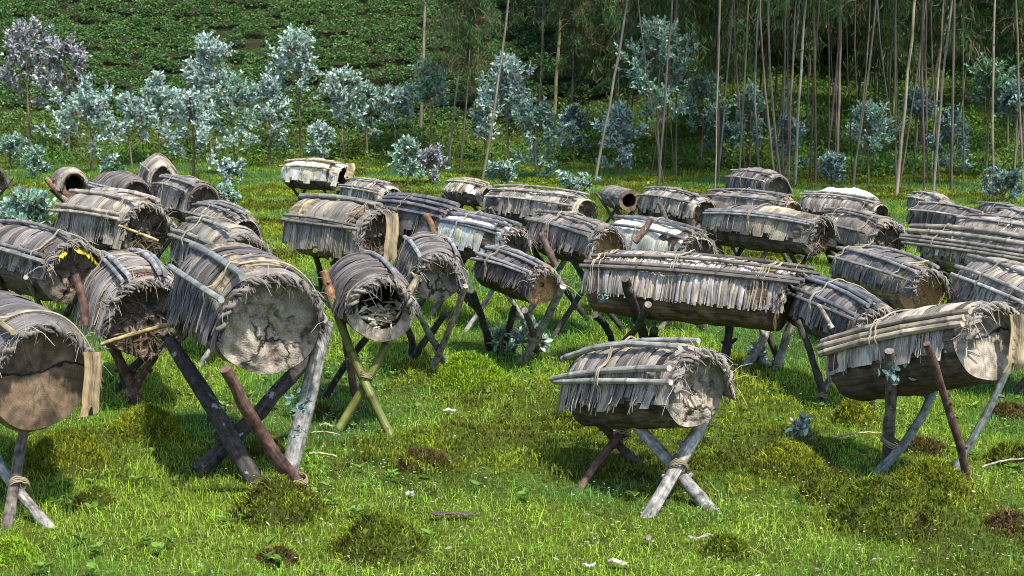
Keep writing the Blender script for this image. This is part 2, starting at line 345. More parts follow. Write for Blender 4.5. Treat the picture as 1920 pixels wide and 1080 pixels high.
def hive(seed, f, r, bx=None, L=.85, df=8., dz=0., face='mud', pal=GREY, style='mix', log='dark', cover=True, of=.06, ob=.05, amax=100,
         poles=(58, 70, 14, -40, -62), polecol=(.27, .26, .25), pr=.0105, ties=(.5,), braid=None, legs=None, legcol=('dark', 'dark', 'mid', 'grey'),
         bambooleg=False, stakes=(), label='', near=True, skew=0., fr=1.0, ratio=1.0, peak=0., pex=(0, 0), hole=None):
    rng = np.random.default_rng(seed)
    F0 = P(f[0], f[1], df); R0 = r * df / FPX
    lo, hi = df * .9, df + L * 1.2
    def bk(d): p = P(bx, f[1], d); p[2] = F0[2] + dz; return p
    cand = [(abs(np.linalg.norm(bk(d) - F0) - L), d) for d in np.linspace(df - (.0), df + L * 1.05, 240)]
    B0 = bk(min(cand)[1])
    u = F0 - B0; L = np.linalg.norm(u); u = u / L
    wv = np.array([0, 0, 1.0]); wv = nrm(wv - u * np.dot(wv, u)); n = np.cross(u, wv)
    mid = (F0 + B0) / 2
    if np.dot(n, CAM - mid) < 0: n = -n
    gx = mid[:2]; base = np.array([gx[0], gx[1], float(H(gx[0], gx[1]))])
    root = empty('log_hive', base); tag(root, label, 'log hive', 'log hives standing on crossed legs')
    ns = 72 if near else 30
    ang = np.linspace(0, 2 * math.pi, ns + 1)
    lob = 1 + .025 * np.sin(2 * ang + rng.uniform(0, 6)) + .02 * np.sin(3 * ang + rng.uniform(0, 6)) + .012 * np.sin(7 * ang + rng.uniform(0, 6)); lob[-1] = lob[0]
    # log body
    nr = 22; ss = np.linspace(0, L, nr); rp = R0 * (1 + .02 * rng.normal(size=nr))
    rp = rp * (1 + .05 * np.sin(ss / L * math.pi))
    V = B0 + u * ss[:, None, None] + (rp[:, None] * lob)[:, :, None] * (np.sin(ang)[None, :, None] * n + np.cos(ang)[None, :, None] * wv)
    aa_, sg_ = np.meshgrid(np.cos(ang) * 3 + 5, ss * 4); ab_, _ = np.meshgrid(np.sin(ang) * 3 + 5, ss)
    bk_ = (fbm(aa_ * 3 + sg_ * .3, ab_ * 3 + seed, seed, 3) - .5) * .07 * R0 * (1 - np.clip((ss - L + .06) / .06, 0, 1))[:, None]
    V = V + bk_[:, :, None] * (np.sin(ang)[None, :, None] * n + np.cos(ang)[None, :, None] * wv) + rng.normal(size=(nr, 1, 3)) * .002
    k = ns + 1
    i, j = np.meshgrid(np.arange(nr - 1), np.arange(ns), indexing='ij'); i = i.ravel(); j = j.ravel()
    q = np.stack([i * k + j, i * k + j + 1, (i + 1) * k + j + 1, (i + 1) * k + j], 1)
    uv = np.stack([np.broadcast_to(ang * R0 * 1.0, (nr, k)), np.broadcast_to(ss[:, None], (nr, k))], -1).reshape(-1, 2)
    lc = np.asarray(LOGC[log]) * (1 + .1 * rng.normal(size=(nr * k, 1)))
    mb = MB(); mb.add(V.reshape(-1, 3), q, np.clip(lc, .005, 1), uv)
    # rear cap of the log
    ring = V[0][:-1]; mb.add(np.vstack([ring, B0[None]]), np.stack([np.arange(ns), (np.arange(ns) + 1) % ns, np.full(ns, ns)], 1), np.asarray(LOGC[log]) * .8)
    def disc(mb, rin, rout, z0, amp, col, nrr=12, lobed=True):
        rs = np.linspace(rin, rout, nrr); a = ang[:-1]; m = len(a)
        lb = lob[:-1] if lobed else np.ones(m)
        U2 = (rs[:, None] * lb * np.sin(a)); W2 = (rs[:, None] * lb * np.cos(a))
        h = amp * 1.5 * (fbm(U2 * 13 + seed * 3.1, W2 * 13 + 7, seed, 5) - .5) * 2
        edge = np.clip((rout - rs) / (rout * .15 + 1e-6), 0, 1)[:, None]; h = h * (.3 + .7 * edge)
        V = F0 + u * (z0 + h)[:, :, None] + U2[:, :, None] * n + W2[:, :, None] * wv
        i, j = np.meshgrid(np.arange(nrr - 1), np.arange(m), indexing='ij'); i = i.ravel(); j = j.ravel(); j2 = (j + 1) % m
        q = np.stack([i * m + j, i * m + j2, (i + 1) * m + j2, (i + 1) * m + j], 1)
        mb.add(V.reshape(-1, 3), q, col, np.stack([U2, W2], -1).reshape(-1, 2) + 0.0)
    rF = rp[-1]
    if face in ('hollow',):
        mb2 = MB(); disc(mb2, rF * .64, rF * 1.0, .0, .003, (.4, .4, .4), 6)
        # cavity
        cs = np.linspace(0, -.34, 5); V2 = F0 + u * cs[:, None, None] + (rF * .64 * lob)[None, :, None] * (np.sin(ang)[None, :, None] * n + np.cos(ang)[None, :, None] * wv)
        i, j = np.meshgrid(np.arange(4), np.arange(ns), indexing='ij'); i = i.ravel(); j = j.ravel()
        q = np.stack([i * k + j, i * k + j + 1, (i + 1) * k + j + 1, (i + 1) * k + j], 1)
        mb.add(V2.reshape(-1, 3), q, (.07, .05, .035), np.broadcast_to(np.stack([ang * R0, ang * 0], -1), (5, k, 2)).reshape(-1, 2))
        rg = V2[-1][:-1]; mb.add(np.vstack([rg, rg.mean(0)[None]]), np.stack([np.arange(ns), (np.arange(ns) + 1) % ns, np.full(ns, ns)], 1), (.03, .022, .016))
        mb.build('log', M_log, root, base); mb2.build('cut_rim', M_woodp if near else M_woodd, root, base)
        if near:
            db = MB()
            for _ in range(240):
                a0 = rng.normal() * .8 + math.pi; rr = rF * .62 * math.sqrt(rng.uniform(.05, 1)); s0 = -rng.uniform(.0, .07)
                c = F0 + u * s0 + rr * (math.sin(a0) * n + math.cos(a0) * wv) + wv * rng.uniform(0, .02)
                d1 = nrm(rng.normal(size=3) * [1, 1, .35]); d2 = nrm(np.cross(d1, [0, 0, 1]) + rng.normal(size=3) * .3)
                l, ww = rng.uniform(.02, .05), rng.uniform(.003, .012)
                db.add([c - d1 * l, c + d2 * ww, c + d1 * l, c - d2 * ww], np.array([[0, 1, 2, 3]]), np.array(CREAM[rng.integers(5)]) * rng.uniform(.6, 1.2))
            db.build('litter', M_thatch, root, base)
    else:
        mb.build('log', M_log, root, base)
        rm = MB(); rm2 = MB()
        fm = {'mud': M_mud, 'mudd': M_mudd, 'clay': M_clay, 'wood': M_woodd, 'pale': M_woodp, 'bark': M_mudd}[face]
        amp = {'mud': .034, 'mudd': .032, 'clay': .008, 'wood': .005, 'pale': .005, 'bark': .04}[face]
        disc(rm2, .001, rF * 1.0, .004, amp, (.4, .4, .4), 30 if near else 16)
        nm = {'mud': 'mud_plug', 'mudd': 'mud_plug', 'clay': 'clay_plug', 'wood': 'cut_face', 'pale': 'cut_face', 'bark': 'fibre_plug'}[face]
        rm2.build(nm, fm, root, base)
        if face == 'bark':
            db = MB()
            for _ in range(260 if near else 90):
                a0 = rng.uniform(0, 6.28); rr = rF * math.sqrt(rng.uniform(.0, .95))
                c = F0 + u * rng.uniform(.0, .03) + rr * (math.sin(a0) * n + math.cos(a0) * wv)
                d0 = math.sin(a0) * n + math.cos(a0) * wv
                d1 = nrm(d0 * rng.normal() + n * rng.normal() * .6 + wv * rng.normal() * .6 + u * rng.normal() * .35); d2 = nrm(np.cross(d1, u) + rng.normal(size=3) * .3)
                l, ww = rng.uniform(.02, .07), rng.uniform(.002, .007)
                db.add([c - d1 * l, c + d2 * ww, c + d1 * l, c - d2 * ww], np.array([[0, 1, 2, 3]]), np.array((WIDE + CREAM[2:])[rng.integers(9)]) * rng.uniform(.3, 1.0) * [1.1, .95, .75])
            db.build('fibre', M_thatch, root, base)
    if hole is not None:
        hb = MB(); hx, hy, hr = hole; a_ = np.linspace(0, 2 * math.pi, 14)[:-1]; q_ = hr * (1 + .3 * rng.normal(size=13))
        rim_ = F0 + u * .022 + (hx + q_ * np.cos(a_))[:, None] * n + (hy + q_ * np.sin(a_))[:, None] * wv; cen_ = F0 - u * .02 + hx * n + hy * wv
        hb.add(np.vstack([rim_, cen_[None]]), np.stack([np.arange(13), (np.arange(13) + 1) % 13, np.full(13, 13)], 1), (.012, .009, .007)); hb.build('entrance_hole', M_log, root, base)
    # bark cover
    RC = R0 * 1.045 + .006
    TH = 1.38
    s0c, s1c = -ob, L + of + .022
    def cpos(s, t, off):
        s = np.asarray(s, float); t = np.asarray(t, float); off = np.asarray(off, float)
        sg = np.sign(t); a = np.abs(t); th = np.minimum(a / RC, TH); ex = np.maximum(0, a - RC * TH)
        off = off + .030 * (fbm(s * 4.1 + seed * 7.7, t * 5.0 + 30, seed, 2) - .5) - .03 * np.abs(2 * (s / L) - 1) ** 3
        sag = peak * RC * np.maximum(0, 1 - a / (RC * .9))
        rx = (RC + off) * np.sin(th) + ex * math.cos(TH); rz = (RC + off) * np.cos(th) - ex * math.sin(TH) + sag
        return B0 + u * s[..., None] + (sg * rx)[..., None] * n + rz[..., None] * wv
    T1 = RC * rad(amax + 10)
    if cover:
        mb = MB()
        def strip(sc, wd, t0, t1, off0, nseg, col, lift=.0, sk=0., arch=.003, tap=1.0):
            tt = np.linspace(t0, t1, nseg)
            a = (np.abs(tt) / T1)
            sh = sk * tt + rng.normal() * .006 * np.sin(tt * 9 + rng.uniform(0, 6))
            off = off0 + lift * np.clip((a - .6) / .4, 0, 1) ** 2 + .0025 * np.sin(tt * 25 + rng.uniform(0, 6))
            wloc = wd * (1 - (1 - tap) * np.clip((a - .7) / .3, 0, 1))
            o = np.stack([off - .001, off + arch, off - .001], 1)
            s_ = np.stack([sc + sh - wloc / 2, sc + sh, sc + sh + wloc / 2], 1)
            V = cpos(np.clip(s_, s0c - .03, s1c + .004 + rng.uniform(0, .012)), np.broadcast_to(tt[:, None], s_.shape), o)
            uv = np.stack([np.broadcast_to(np.array([0, wd / 2, wd]) + rng.uniform(0, 50), s_.shape), np.broadcast_to(tt[:, None], s_.shape)], -1).reshape(-1, 2)
            i, j = np.meshgrid(np.arange(nseg - 1), np.arange(2), indexing='ij'); i = i.ravel(); j = j.ravel()
            q = np.stack([i * 3 + j, i * 3 + j + 1, i * 3 + j + 4, i * 3 + j + 3], 1)
            mb.add(V.reshape(-1, 3), q, np.asarray(col) * (1 + .05 * rng.normal(size=(nseg * 3, 1))), uv)
        def pick(): return np.clip(np.array(pal[rng.integers(len(pal))]) * rng.uniform(.8, 1.2), .01, .8)
        nseg = 20 if near else 14
        wl = {'mix': .055, 'wide': .11, 'fine': .05}[style]
        s = s0c
        while s < s1c:                                                     # under layer
            wd = wl * rng.uniform(.8, 1.5)
            strip(s + wd / 2, wd * 1.35, -T1 * rng.uniform(.93, 1.0), T1 * rng.uniform(.93, 1.0), rng.uniform(0, .004), nseg, pick() * .9, .0, skew)
            s += wd * .85
        s = s0c
        while s < s1c:                                                     # upper layer
            if style == 'wide': wd = rng.uniform(.06, .14)
            elif style == 'mix': wd = rng.uniform(.022, .07)
            else: wd = rng.uniform(.008, .02)
            j = .10 if style != 'fine' else .035
            strip(s + wd / 2, wd * 1.12, -T1 * rng.uniform(1 - j, 1 + j), T1 * rng.uniform(1 - j, 1 + j), rng.uniform(.005, .013), nseg, pick(), rng.uniform(-.002, .012) * fr, skew + rng.normal() * .04, .003, rng.uniform(.6, 1.05))
            s += wd * (.86 if style != 'fine' else .8)
        # fringe slivers on both sides
        nf = int((s1c - s0c) / (.018 if near else .035) * fr)
        for sg in (-1, 1):
            for _ in range(nf):
                t0 = T1 * rng.uniform(.45, .8); t1 = T1 * (1.0 + rng.uniform(-.12, .10) * fr)
                wd = rng.uniform(.004, .014) * (1 if near else 1.8)
                strip(rng.uniform(s0c, s1c), wd, sg * t0, sg * t1, rng.uniform(.008, .018), 6, pick() * rng.uniform(.75, 1.2), rng.uniform(0, .018) * fr, skew + rng.normal() * .08 * fr, .001, rng.uniform(.2, .8))
        # narrow strips projecting past the front edge
        for _ in range(int((44 if near else 16) * fr ** .5)):
            t = T1 * rng.uniform(-.99, .99); wd = rng.uniform(.006, .016) * (1 if near else 1.6); l0 = rng.uniform(.08, .2); l1 = rng.uniform(.0, .045)
            ss_ = np.linspace(s1c - l0, s1c + l1, 5)[:, None] * np.ones(2); tq = t + np.array([-wd, wd])[None, :] * .5 * np.array([1, 1, 1, .9, .5])[:, None] + rng.normal() * .03 * np.linspace(0, 1, 5)[:, None]
            V = cpos(ss_, tq, np.linspace(.006, .010, 5)[:, None] * np.ones(2)); V[3:, :, 2] -= np.array([.004, .016])[:, None] * rng.uniform(-.3, 1.5)
            i_ = np.arange(4) * 2; uvq = np.stack([np.broadcast_to([0, wd], (5, 2)) + rng.uniform(0, 50), ss_], -1).reshape(-1, 2)
            mb.add(V.reshape(-1, 3), np.stack([i_, i_ + 1, i_ + 3, i_ + 2], 1), pick() * .62, uvq)
        # loose frayed ends along the front edge
        for _ in range(int((26 if near else 8) * fr)):
            t = T1 * rng.uniform(-.98, .98); p = cpos(np.array(s1c - .03), np.array(t), np.array(rng.uniform(-.004, .012)))
            l = rng.uniform(.03, .09); d = u * l * rng.uniform(.3, 1) - wv * l * rng.uniform(-.1, .6) + n * np.sign(t) * l * rng.uniform(-.2, .6)
            sd = nrm(np.cross(d, rng.normal(size=3))) * rng.uniform(.0015, .004); m_ = p + d * .5 + wv * .008
            mb.add([p - sd, p + sd, m_ + sd, p + d, m_ - sd], [np.array([[0, 1, 2, 4]]), np.array([[4, 2, 3]])], pick() * .9, [[0, 0], [.004, 0], [.004, .05], [.002, .1], [0, .05]])
        mb.build('bark_cover', M_thatch, root, base)
        # braid on the front edge
        if near if braid is None else braid:
            mb = MB(); nb = 90 if near else 44
            tt = np.linspace(-T1 * .86, T1 * .86, nb)
            wob = .010 * (fbm(tt * 12 + seed, tt * 0, seed) - .5)
            for ph in (0, 2.1, 4.2):
                w_ = tt * (2 * math.pi / rng.uniform(.085, .115)) + ph + 1.4 * np.sin(tt * 9 + ph)
                am = .012 * (.6 + .8 * vnoise(tt * 20 + ph, tt * 0, seed))
                pts = cpos(s1c + .002 + am * np.cos(w_) + wob, tt, .012 + wob + am * np.sin(w_)) + rng.normal(size=(nb, 3)) * .0012
                tube(mb, pts, .0068 * (.7 + .6 * vnoise(tt * 30 + ph * 3, tt * 0, seed + 1)), 5, np.array([.20, .175, .145]) * rng.uniform(.55, 1.3))
            if near:
                for _ in range(70):
                    t = T1 * rng.uniform(-.85, .85); p = cpos(np.array(s1c), np.array(t), np.array(.02)); d = rng.normal(size=3) * .028 - wv * .012
                    tube(mb, [p, p + d * .6 + wv * .006, p + d * 1.2 - wv * .01], [.0016, .0013, .0007], 3, np.array([.34, .31, .26]) * rng.uniform(.6, 1.2), False)
            mb.build('edge_braid', M_rope, root, base)
        for pa in poles:
            mb = MB(); t = RC * rad(pa); e0, e1 = rng.uniform(-.03, .025) + pex[0], rng.uniform(-.03, .025) + pex[1]; dt = rng.normal() * .005
            oo = .016 + pr * .8
            def path(q, t=t, dt=dt, e0=e0, e1=e1, oo=oo):
                s_ = s0c - e0 + (s1c + e1 - s0c + e0) * q
                k_ = cpos(np.clip(s_, .02, L - .02), t + dt * (1 - 2 * q), oo + 0 * q)
                k_ = k_ + u * (s_ - np.clip(s_, .02, L - .02))[:, None]
                qq = np.linspace(0, 1, 5); kk = cpos(np.clip(s0c - e0 + (s1c + e1 - s0c + e0) * qq, .02, L - .02), t + dt * (1 - 2 * qq), oo + 0 * qq)
                kk = kk + u * ((s0c - e0 + (s1c + e1 - s0c + e0) * qq) - np.clip(s0c - e0 + (s1c + e1 - s0c + e0) * qq, .02, L - .02))[:, None]
                c_ = np.stack([np.polyval(np.polyfit(qq, kk[:, m_], 2), q) for m_ in range(3)], 1)   # poles bend, they do not follow every lump
                out = (t / RC); up_ = np.sin(min(abs(out), TH)) * np.sign(t) * n + np.cos(min(abs(out), TH)) * wv
                lift_ = max(0., float(np.max(((kk - np.stack([np.polyval(np.polyfit(qq, kk[:, m_], 2), qq) for m_ in range(3)], 1)) @ up_))))
                return c_ + up_ * lift_ * .3
            ends = path(np.array([0., 1.]))
            bamboo_tube(mb, ends[0], ends[1], pr * rng.uniform(.8, 1.2), np.array(polecol) * rng.uniform(.8, 1.2), rng, 8 if near else 6, .004, path=path)
            mb.build('bamboo_pole', M_bamboo, root, base)
        for tf in ties:
            mb = MB()
            for q_ in range(2 if near else 1):
                tt = np.linspace(-T1 * .97, T1 * .97, 34); sc = L * tf + q_ * .009 + .012 * np.sin(tt * 5 + tf * 9) + tt * rng.normal() * .06
                bp = np.zeros_like(tt)
                for pa in poles: bp = np.maximum(bp, np.exp(-((tt - RC * rad(pa)) / .022) ** 2))
                tube(mb, cpos(sc, tt, .022 + bp * pr * 2.1), .0032, 5, np.array([.36, .31, .22]) * rng.uniform(.7, 1.1), False)
            mb.build('cord', M_rope, root, base)
    # legs
    if legs is None:
        legs = []
        for frac in (.14, .84):
            c = B0 + u * L * frac; c = c.copy(); gz = float(H(c[0], c[1])); hz = c[2] - gz
            rl = rng.uniform(.016, .024); zc = max(.09, hz - (R0 * 1.06 + rl) / math.sin(rad(36))); ph = math.asin(min(.95, (R0 * 1.06 + rl) / max(.05, hz - zc)))
            nh = nrm(np.array([n[0], n[1], 0])); uh = nrm(np.array([u[0], u[1], 0]))
            for sg in (1, -1):
                X = np.array([c[0], c[1], gz + zc]) + uh * sg * rl * 1.05
                d = np.array([0, 0, math.cos(ph)]) + nh * sg * math.sin(ph); d = nrm(d + rng.normal(size=3) * .03)
                top = X + d * ((hz - zc) * math.cos(ph) + rng.uniform(.02, .16)); bot = X - d * (zc + .05) / max(.3, d[2])
                bot[2] = float(H(bot[0], bot[1])) - .04
                legs.append((top, bot, rl, legcol[rng.integers(len(legcol))]))
    else:
        out = []
        for (tx, ty, td, fx, fy, rl, c) in legs:
            g = G(fx, fy); g = g + np.array([0, 0, -.035]); out.append((P(tx, ty, td), g, rl * td / FPX * .80, c))
        legs = out
    for a_ in range(0, len(legs) - 1, 2):                       # bring the two legs of a pair into contact where they cross
        (t1, b1, r1, c1), (t2, b2, r2, c2) = legs[a_], legs[a_ + 1]
        d1, d2 = t1 - b1, t2 - b2; nn = np.cross(d1, d2); nl = np.linalg.norm(nn)
        if nl < 1e-6: continue
        nn = nn / nl; gap = float((b2 - b1) @ nn); want = (r1 + r2) * .97 * (1 if gap >= 0 else -1)
        if abs(gap - want) < .12: sh = nn * (want - gap); legs[a_ + 1] = (t2 + sh, b2 + sh, r2, c2)
    for (top, bot, rl, c) in legs:
        mb = MB()
        if c == 'bamboo': bamboo_tube(mb, bot, top, rl, LEGC[c], rng, 10, .012, .22); mb.build('leg', M_bamboo, root, base)
        else: stick_tube(mb, bot, top, rl, LEGC[c], rng, 10 if near else 7, .014, .85); mb.build('leg', M_leg, root, base)
    for a in range(0, len(legs) - 1, 2):
        (t1, b1, r1, c1), (t2, b2, r2, c2) = legs[a], legs[a + 1]
        d1, d2 = t1 - b1, t2 - b2; w0 = b1 - b2; A = d1 @ d1; B_ = d1 @ d2; C = d2 @ d2; D = d1 @ w0; E = d2 @ w0; den = A * C - B_ * B_
        if abs(den) < 1e-9: continue
        k1 = (B_ * E - C * D) / den; k2 = (A * E - B_ * D) / den
        if not (0.05 < k1 < .95 and .05 < k2 < .95): continue
        c = (b1 + d1 * k1 + b2 + d2 * k2) / 2; gap = np.linalg.norm(b1 + d1 * k1 - b2 - d2 * k2)
        if gap > .25: continue
        e3 = nrm(nrm(d1) + nrm(d2)); e1 = nrm(np.cross(e3, nrm(d1) - nrm(d2))); e2 = np.cross(e3, e1)
        tt = np.linspace(0, 2 * math.pi * (4 if near else 3), 70 if near else 30)
        ra = gap / 2 + max(r1, r2) * 1.02 + .002; rb = max(r1, r2) * 1.32
        pts = c + np.cos(tt)[:, None] * e1 * ra + np.sin(tt)[:, None] * e2 * rb + (tt / tt[-1] - .5)[:, None] * e3 * .026 + rng.normal(size=(len(tt), 3)) * .0012
        mb = MB(); tube(mb, pts, .0030, 5, np.array([.36, .29, .18]) * rng.uniform(.5, 1.0)); mb.build('lashing', M_rope, root, base)
    for st in stakes:
        x0, y0, x1, y1, d, rl, c = st; mb = MB()
        stick_tube(mb, P(x1, y1, d), P(x0, y0, d), rl * d / FPX, LEGC[c] if isinstance(c, str) else c, rng, 8, .006, .9); mb.build('stake', M_leg, root, base)
    return dict(root=root, base=base, F0=F0, B0=B0, u=u, n=n, wv=wv, R=R0, RC=RC, L=L, cpos=cpos, T1=T1, rng=rng)
HV = {}
def hv(k, *a, **kw): HV[k] = hive(*a, **kw)
# ---- front row
hv('a', 1, (74, 706), 104, bx=-40, L=1.0, df=4.9, face='wood', pal=DARK, style='wide', log='brown', of=0.056, amax=90, poles=(30, 66, 76), pr=0.0104, polecol=(0.319, 0.239, 0.127), ties=(.9,),
   legs=[(50, 790, 5.1, 12, 992, 14, 'mid'), (-25, 835, 5.1, 120, 1003, 14, 'grey'), (-90, 790, 5.6, -20, 960, 13, 'dark'), (-20, 780, 5.7, -110, 950, 13, 'dark')],
   label='log hive with a cracked brown sawn face and a tan bark flap beside it')
hv('b', 2, (272, 592), 80, bx=226, L=.95, df=6.5, face='bark', pal=GREY, style='mix', log='dark', of=0.075, amax=100, poles=(22, 30, -16, -24), pr=0.0120, fr=1.3, skew=.12,
   legs=[(205, 640, 6.75, 262, 756, 12, 'red'), (310, 640, 6.75, 238, 748, 12, 'red'), (215, 640, 7.0, 250, 738, 11, 'dark'), (300, 640, 7.0, 205, 735, 11, 'dark')],
   stakes=[(190, 645, 336, 603, 6.1, 4.5, (.36, .26, .12)), (140, 515, 158, 610, 6.5, 9, 'red')],
   label='shaggy log hive whose fibre-stuffed end is crossed by a thin tan cane')
hv('c', 3, (500, 600), 103, bx=418, L=.85, df=5.3, face='mud', pal=DARK, style='mix', log='tan', of=0.071, amax=96, poles=(62, 30), pr=0.0136, polecol=(0.242, 0.248, 0.229), ties=(.92,), fr=1.2,
   legs=[(425, 690, 5.1, 577, 918, 17, 'red'), (606, 600, 5.5, 524, 918, 22, 'grey'), (318, 640, 5.95, 490, 912, 20, 'dark'), (596, 668, 6.0, 376, 884, 19, 'dark')],
   label='largest round log hive facing the viewer with a cracked pale grey mud face')
hv('d', 4, (714, 576), 64, bx=668, L=.72, df=6.2, face='hollow', pal=DARK, style='mix', log='brown', of=0.040, amax=88, poles=(-20,), ties=(), fr=1.4,
   legs=[(618, 550, 6.35, 740, 820, 10, 'bamboo'), (762, 580, 6.4, 632, 806, 10, 'bamboo'), (640, 585, 6.75, 676, 768, 9, 'red'), (728, 610, 6.75, 624, 744, 9, 'dark')],
   stakes=[(606, 508, 622, 560, 6.2, 9, (.19, .105, .05)), (784, 516, 762, 560, 6.2, 7, (.34, .27, .18))],
   label='small hollow log hive with an open end on crossed green bamboo legs')
hv('e', 5, (818, 515), 50, bx=792, L=.8, df=7.4, face='mud', pal=DARK, style='mix', log='tan', of=0.083, amax=98, poles=(40, -40), fr=1.5,
   legs=[(775, 570, 7.35, 842, 682, 8.5, 'blue'), (878, 545, 7.35, 815, 692, 8.5, 'pink'), (752, 590, 7.9, 776, 668, 9, 'dark'), (838, 590, 7.9, 768, 672, 9, 'dark')],
   label='ragged hooded log hive on one bluish and one pinkish front leg')
hv('f', 6, (1014, 533), 39, bx=925, L=.72, df=7.6, face='clay', pal=DARK, style='mix', log='dark', of=0.050, amax=90, hole=(.0, .0, .012), poles=(48, 60, 10, 20), pr=0.0112, ties=(.35,), fr=1.4,
   legs=[(1056, 535, 7.55, 973, 678, 11, 'grey'), (962, 560, 7.55, 990, 650, 9, 'mid'), (884, 545, 8.1, 922, 656, 10, 'dark'), (965, 570, 8.1, 930, 658, 9, 'dark')],
   label='log hive with a bright orange clay face')
hv('g', 7, (1462, 560), 60, bx=1128, L=1.1, df=7.35, face='wood', pal=PALE + [(.36, .34, .33), (.42, .40, .39), (.30, .28, .28)], style='fine', log='brown', of=0.060, ob=.02, amax=92, poles=(26, 46, 54, -20, -45), polecol=(0.145, 0.124, 0.106), pr=0.0112, ties=(.03, .05, .5, .94, .97), fr=.35, pex=(.0, .11),
   legs=[(1172, 522, 7.4, 1222, 668, 14, 'dark'), (1258, 600, 7.8, 1258, 655, 11, 'dark'), (1116, 590, 7.7, 1150, 660, 9, 'dark'), (1215, 590, 7.4, 1148, 672, 10, 'mid'),
         (1372, 580, 7.75, 1352, 695, 11, 'dark'), (1450, 580, 7.75, 1382, 700, 11, 'grey'), (1420, 590, 7.7, 1468, 690, 8, 'dark'), (1500, 560, 7.6, 1453, 692, 10, 'grey')],
   label='longest log hive, lying broadside with a straight fine-thatched cover and long dark poles')
hv('h', 8, (1296, 724), 74, bx=1112, L=.68, df=5.12, dz=-.14, face='mud', pal=GREY + PALE[:3], style='mix', log='dark', of=0.053, amax=98, poles=(64, 76, 28, 4), polecol=(0.299, 0.285, 0.245), pr=0.0116, ties=(.5,), fr=1.5, skew=-.1,
   legs=[(1336, 760, 5.35, 1205, 972, 17, 'grey'), (1145, 748, 5.5, 1342, 953, 15, 'grey'), (1120, 780, 5.6, 1248, 892, 12, 'dark'), (1185, 790, 5.6, 1076, 922, 10, 'red')],
   label='lowest log hive, a pale cord over its cover and a cracked grey mud face')
hv('i', 9, (1846, 640), 77, bx=1612, L=.72, df=5.3, dz=-.21, face='pale', pal=PALE, style='wide', log='dark', of=0.050, amax=88, poles=(46, 56, 66), polecol=(0.386, 0.313, 0.229), pr=0.0124, ties=(.45,), fr=.9,
   legs=[(1668, 660, 5.45, 1664, 868, 15, 'mid'), (1765, 735, 5.7, 1648, 888, 11, 'blue'), (1738, 645, 5.1, 1820, 912, 11, 'red'), (1912, 640, 5.6, 1775, 892, 10, 'blue')],
   label='log hive with a pale sawn face and three thick tan poles along its cover')
hv('j', 10, (1640, 622), 56, bx=1518, L=.85, df=6.6, face='mud', pal=DARK + GREY[:2], style='mix', log='dark', of=0.050, amax=88, poles=(52, 62, 8, 16, 24), polecol=(0.184, 0.184, 0.186), ties=(.55,),
   legs=[(1495, 600, 6.95, 1552, 756, 9, 'dark'), (1585, 660, 6.95, 1530, 752, 7, 'mid'), (1600, 650, 6.6, 1640, 770, 8, 'dark'), (1640, 690, 6.6, 1588, 768, 7, 'dark')],
   stakes=[(1534, 572, 1560, 615, 6.4, 5, (.28, .23, .16))],
   label='bluish grey covered log hive directly behind the one with three tan poles')
hv('k', 11, (1965, 588), 62, bx=1840, L=.9, df=6.9, face='mud', pal=PALE + GREY[:2], style='mix', log='grey', of=0.060, amax=86, poles=(50, 18, 66), polecol=(0.328, 0.304, 0.271), ties=(.5,), fr=1.8, label='log hive wrapped in grey plastic under a frayed pale cover, at the right edge')
hv('l', 12, (1728, 545), 47, bx=1596, L=.95, df=7.7, face='clay', pal=GREY + DARK[:2], style='wide', log='tan', of=0.083, amax=84, poles=(28, 34, 60, -20), polecol=(0.232, 0.212, 0.195), ties=(.1, .93), label='log hive with a tan bark-wrapped belly under a flat grey shingled cover')
hv('m', 13, (1990, 505), 46, bx=1762, L=1.1, df=8.3, face='mud', pal=PALE + CREAM[2:4], style='mix', log='tan', of=0.060, ob=.1, amax=84, poles=(12, 20, 58, 66, 74, 40), polecol=(0.319, 0.276, 0.220), pr=0.0136, ties=(-.05, .1), pex=(.14, 0), label='long pale covered log hive whose bundled pole ends stick out on the left')
hv('n', 14, (1985, 468), 38, bx=1815, L=.95, df=9.3, face='mud', pal=PALE, style='fine', log='dark', near=False, poles=(30, 60, -10), label='log hive half hidden behind the pale one with bundled poles')
# ---- left group
hv('o', 15, (130, 508), 62, bx=18, L=.88, df=7.0, face='mudd', pal=DARK + GREY[:3], style='wide', log='dark', of=0.060, amax=84, poles=(58, 66, 8), polecol=(0.213, 0.193, 0.178), pr=0.0128, ties=(.95,),
   legs=[(50, 520, 6.8, 112, 640, 7, 'grey'), (150, 545, 6.8, 70, 640, 9, 'dark'), (-5, 520, 7.3, 50, 632, 8, 'mid'), (40, 550, 7.4, -20, 640, 9, 'dark')],
   label='dark log hive with torn yellow plastic under the front of its cover')
hv('p', 16, (262, 430), 56, bx=160, L=.85, df=8.7, face='bark', pal=WIDE, style='wide', log='dark', of=0.083, amax=98, poles=(58, 68, 22, -25), polecol=(0.406, 0.340, 0.262), pr=0.0144, ties=(.97,), stakes=[(222, 423, 297, 452, 8.3, 3, (.38, .27, .12))],
   label='broad bark-covered log hive with two pale poles and a dark fibrous end')
hv('q', 17, (448, 490), 58, bx=374, L=.85, df=7.7, face='mud', pal=WIDE, style='wide', log='dark', of=0.083, amax=96, poles=(56, 66, 20), polecol=(0.251, 0.239, 0.186), pr=0.0136, label='log hive with a smooth banded bark hood, just behind the largest mud face')
hv('r', 18, (452, 436), 36, bx=380, L=.85, df=9.2, face='mudd', pal=GREY, style='mix', log='dark', near=False, amax=98, poles=(58, 24, -8, 5), polecol=(0.251, 0.230, 0.203), ties=(.55,), label='small ribbed grey hive cover peeking out above the banded bark hood')
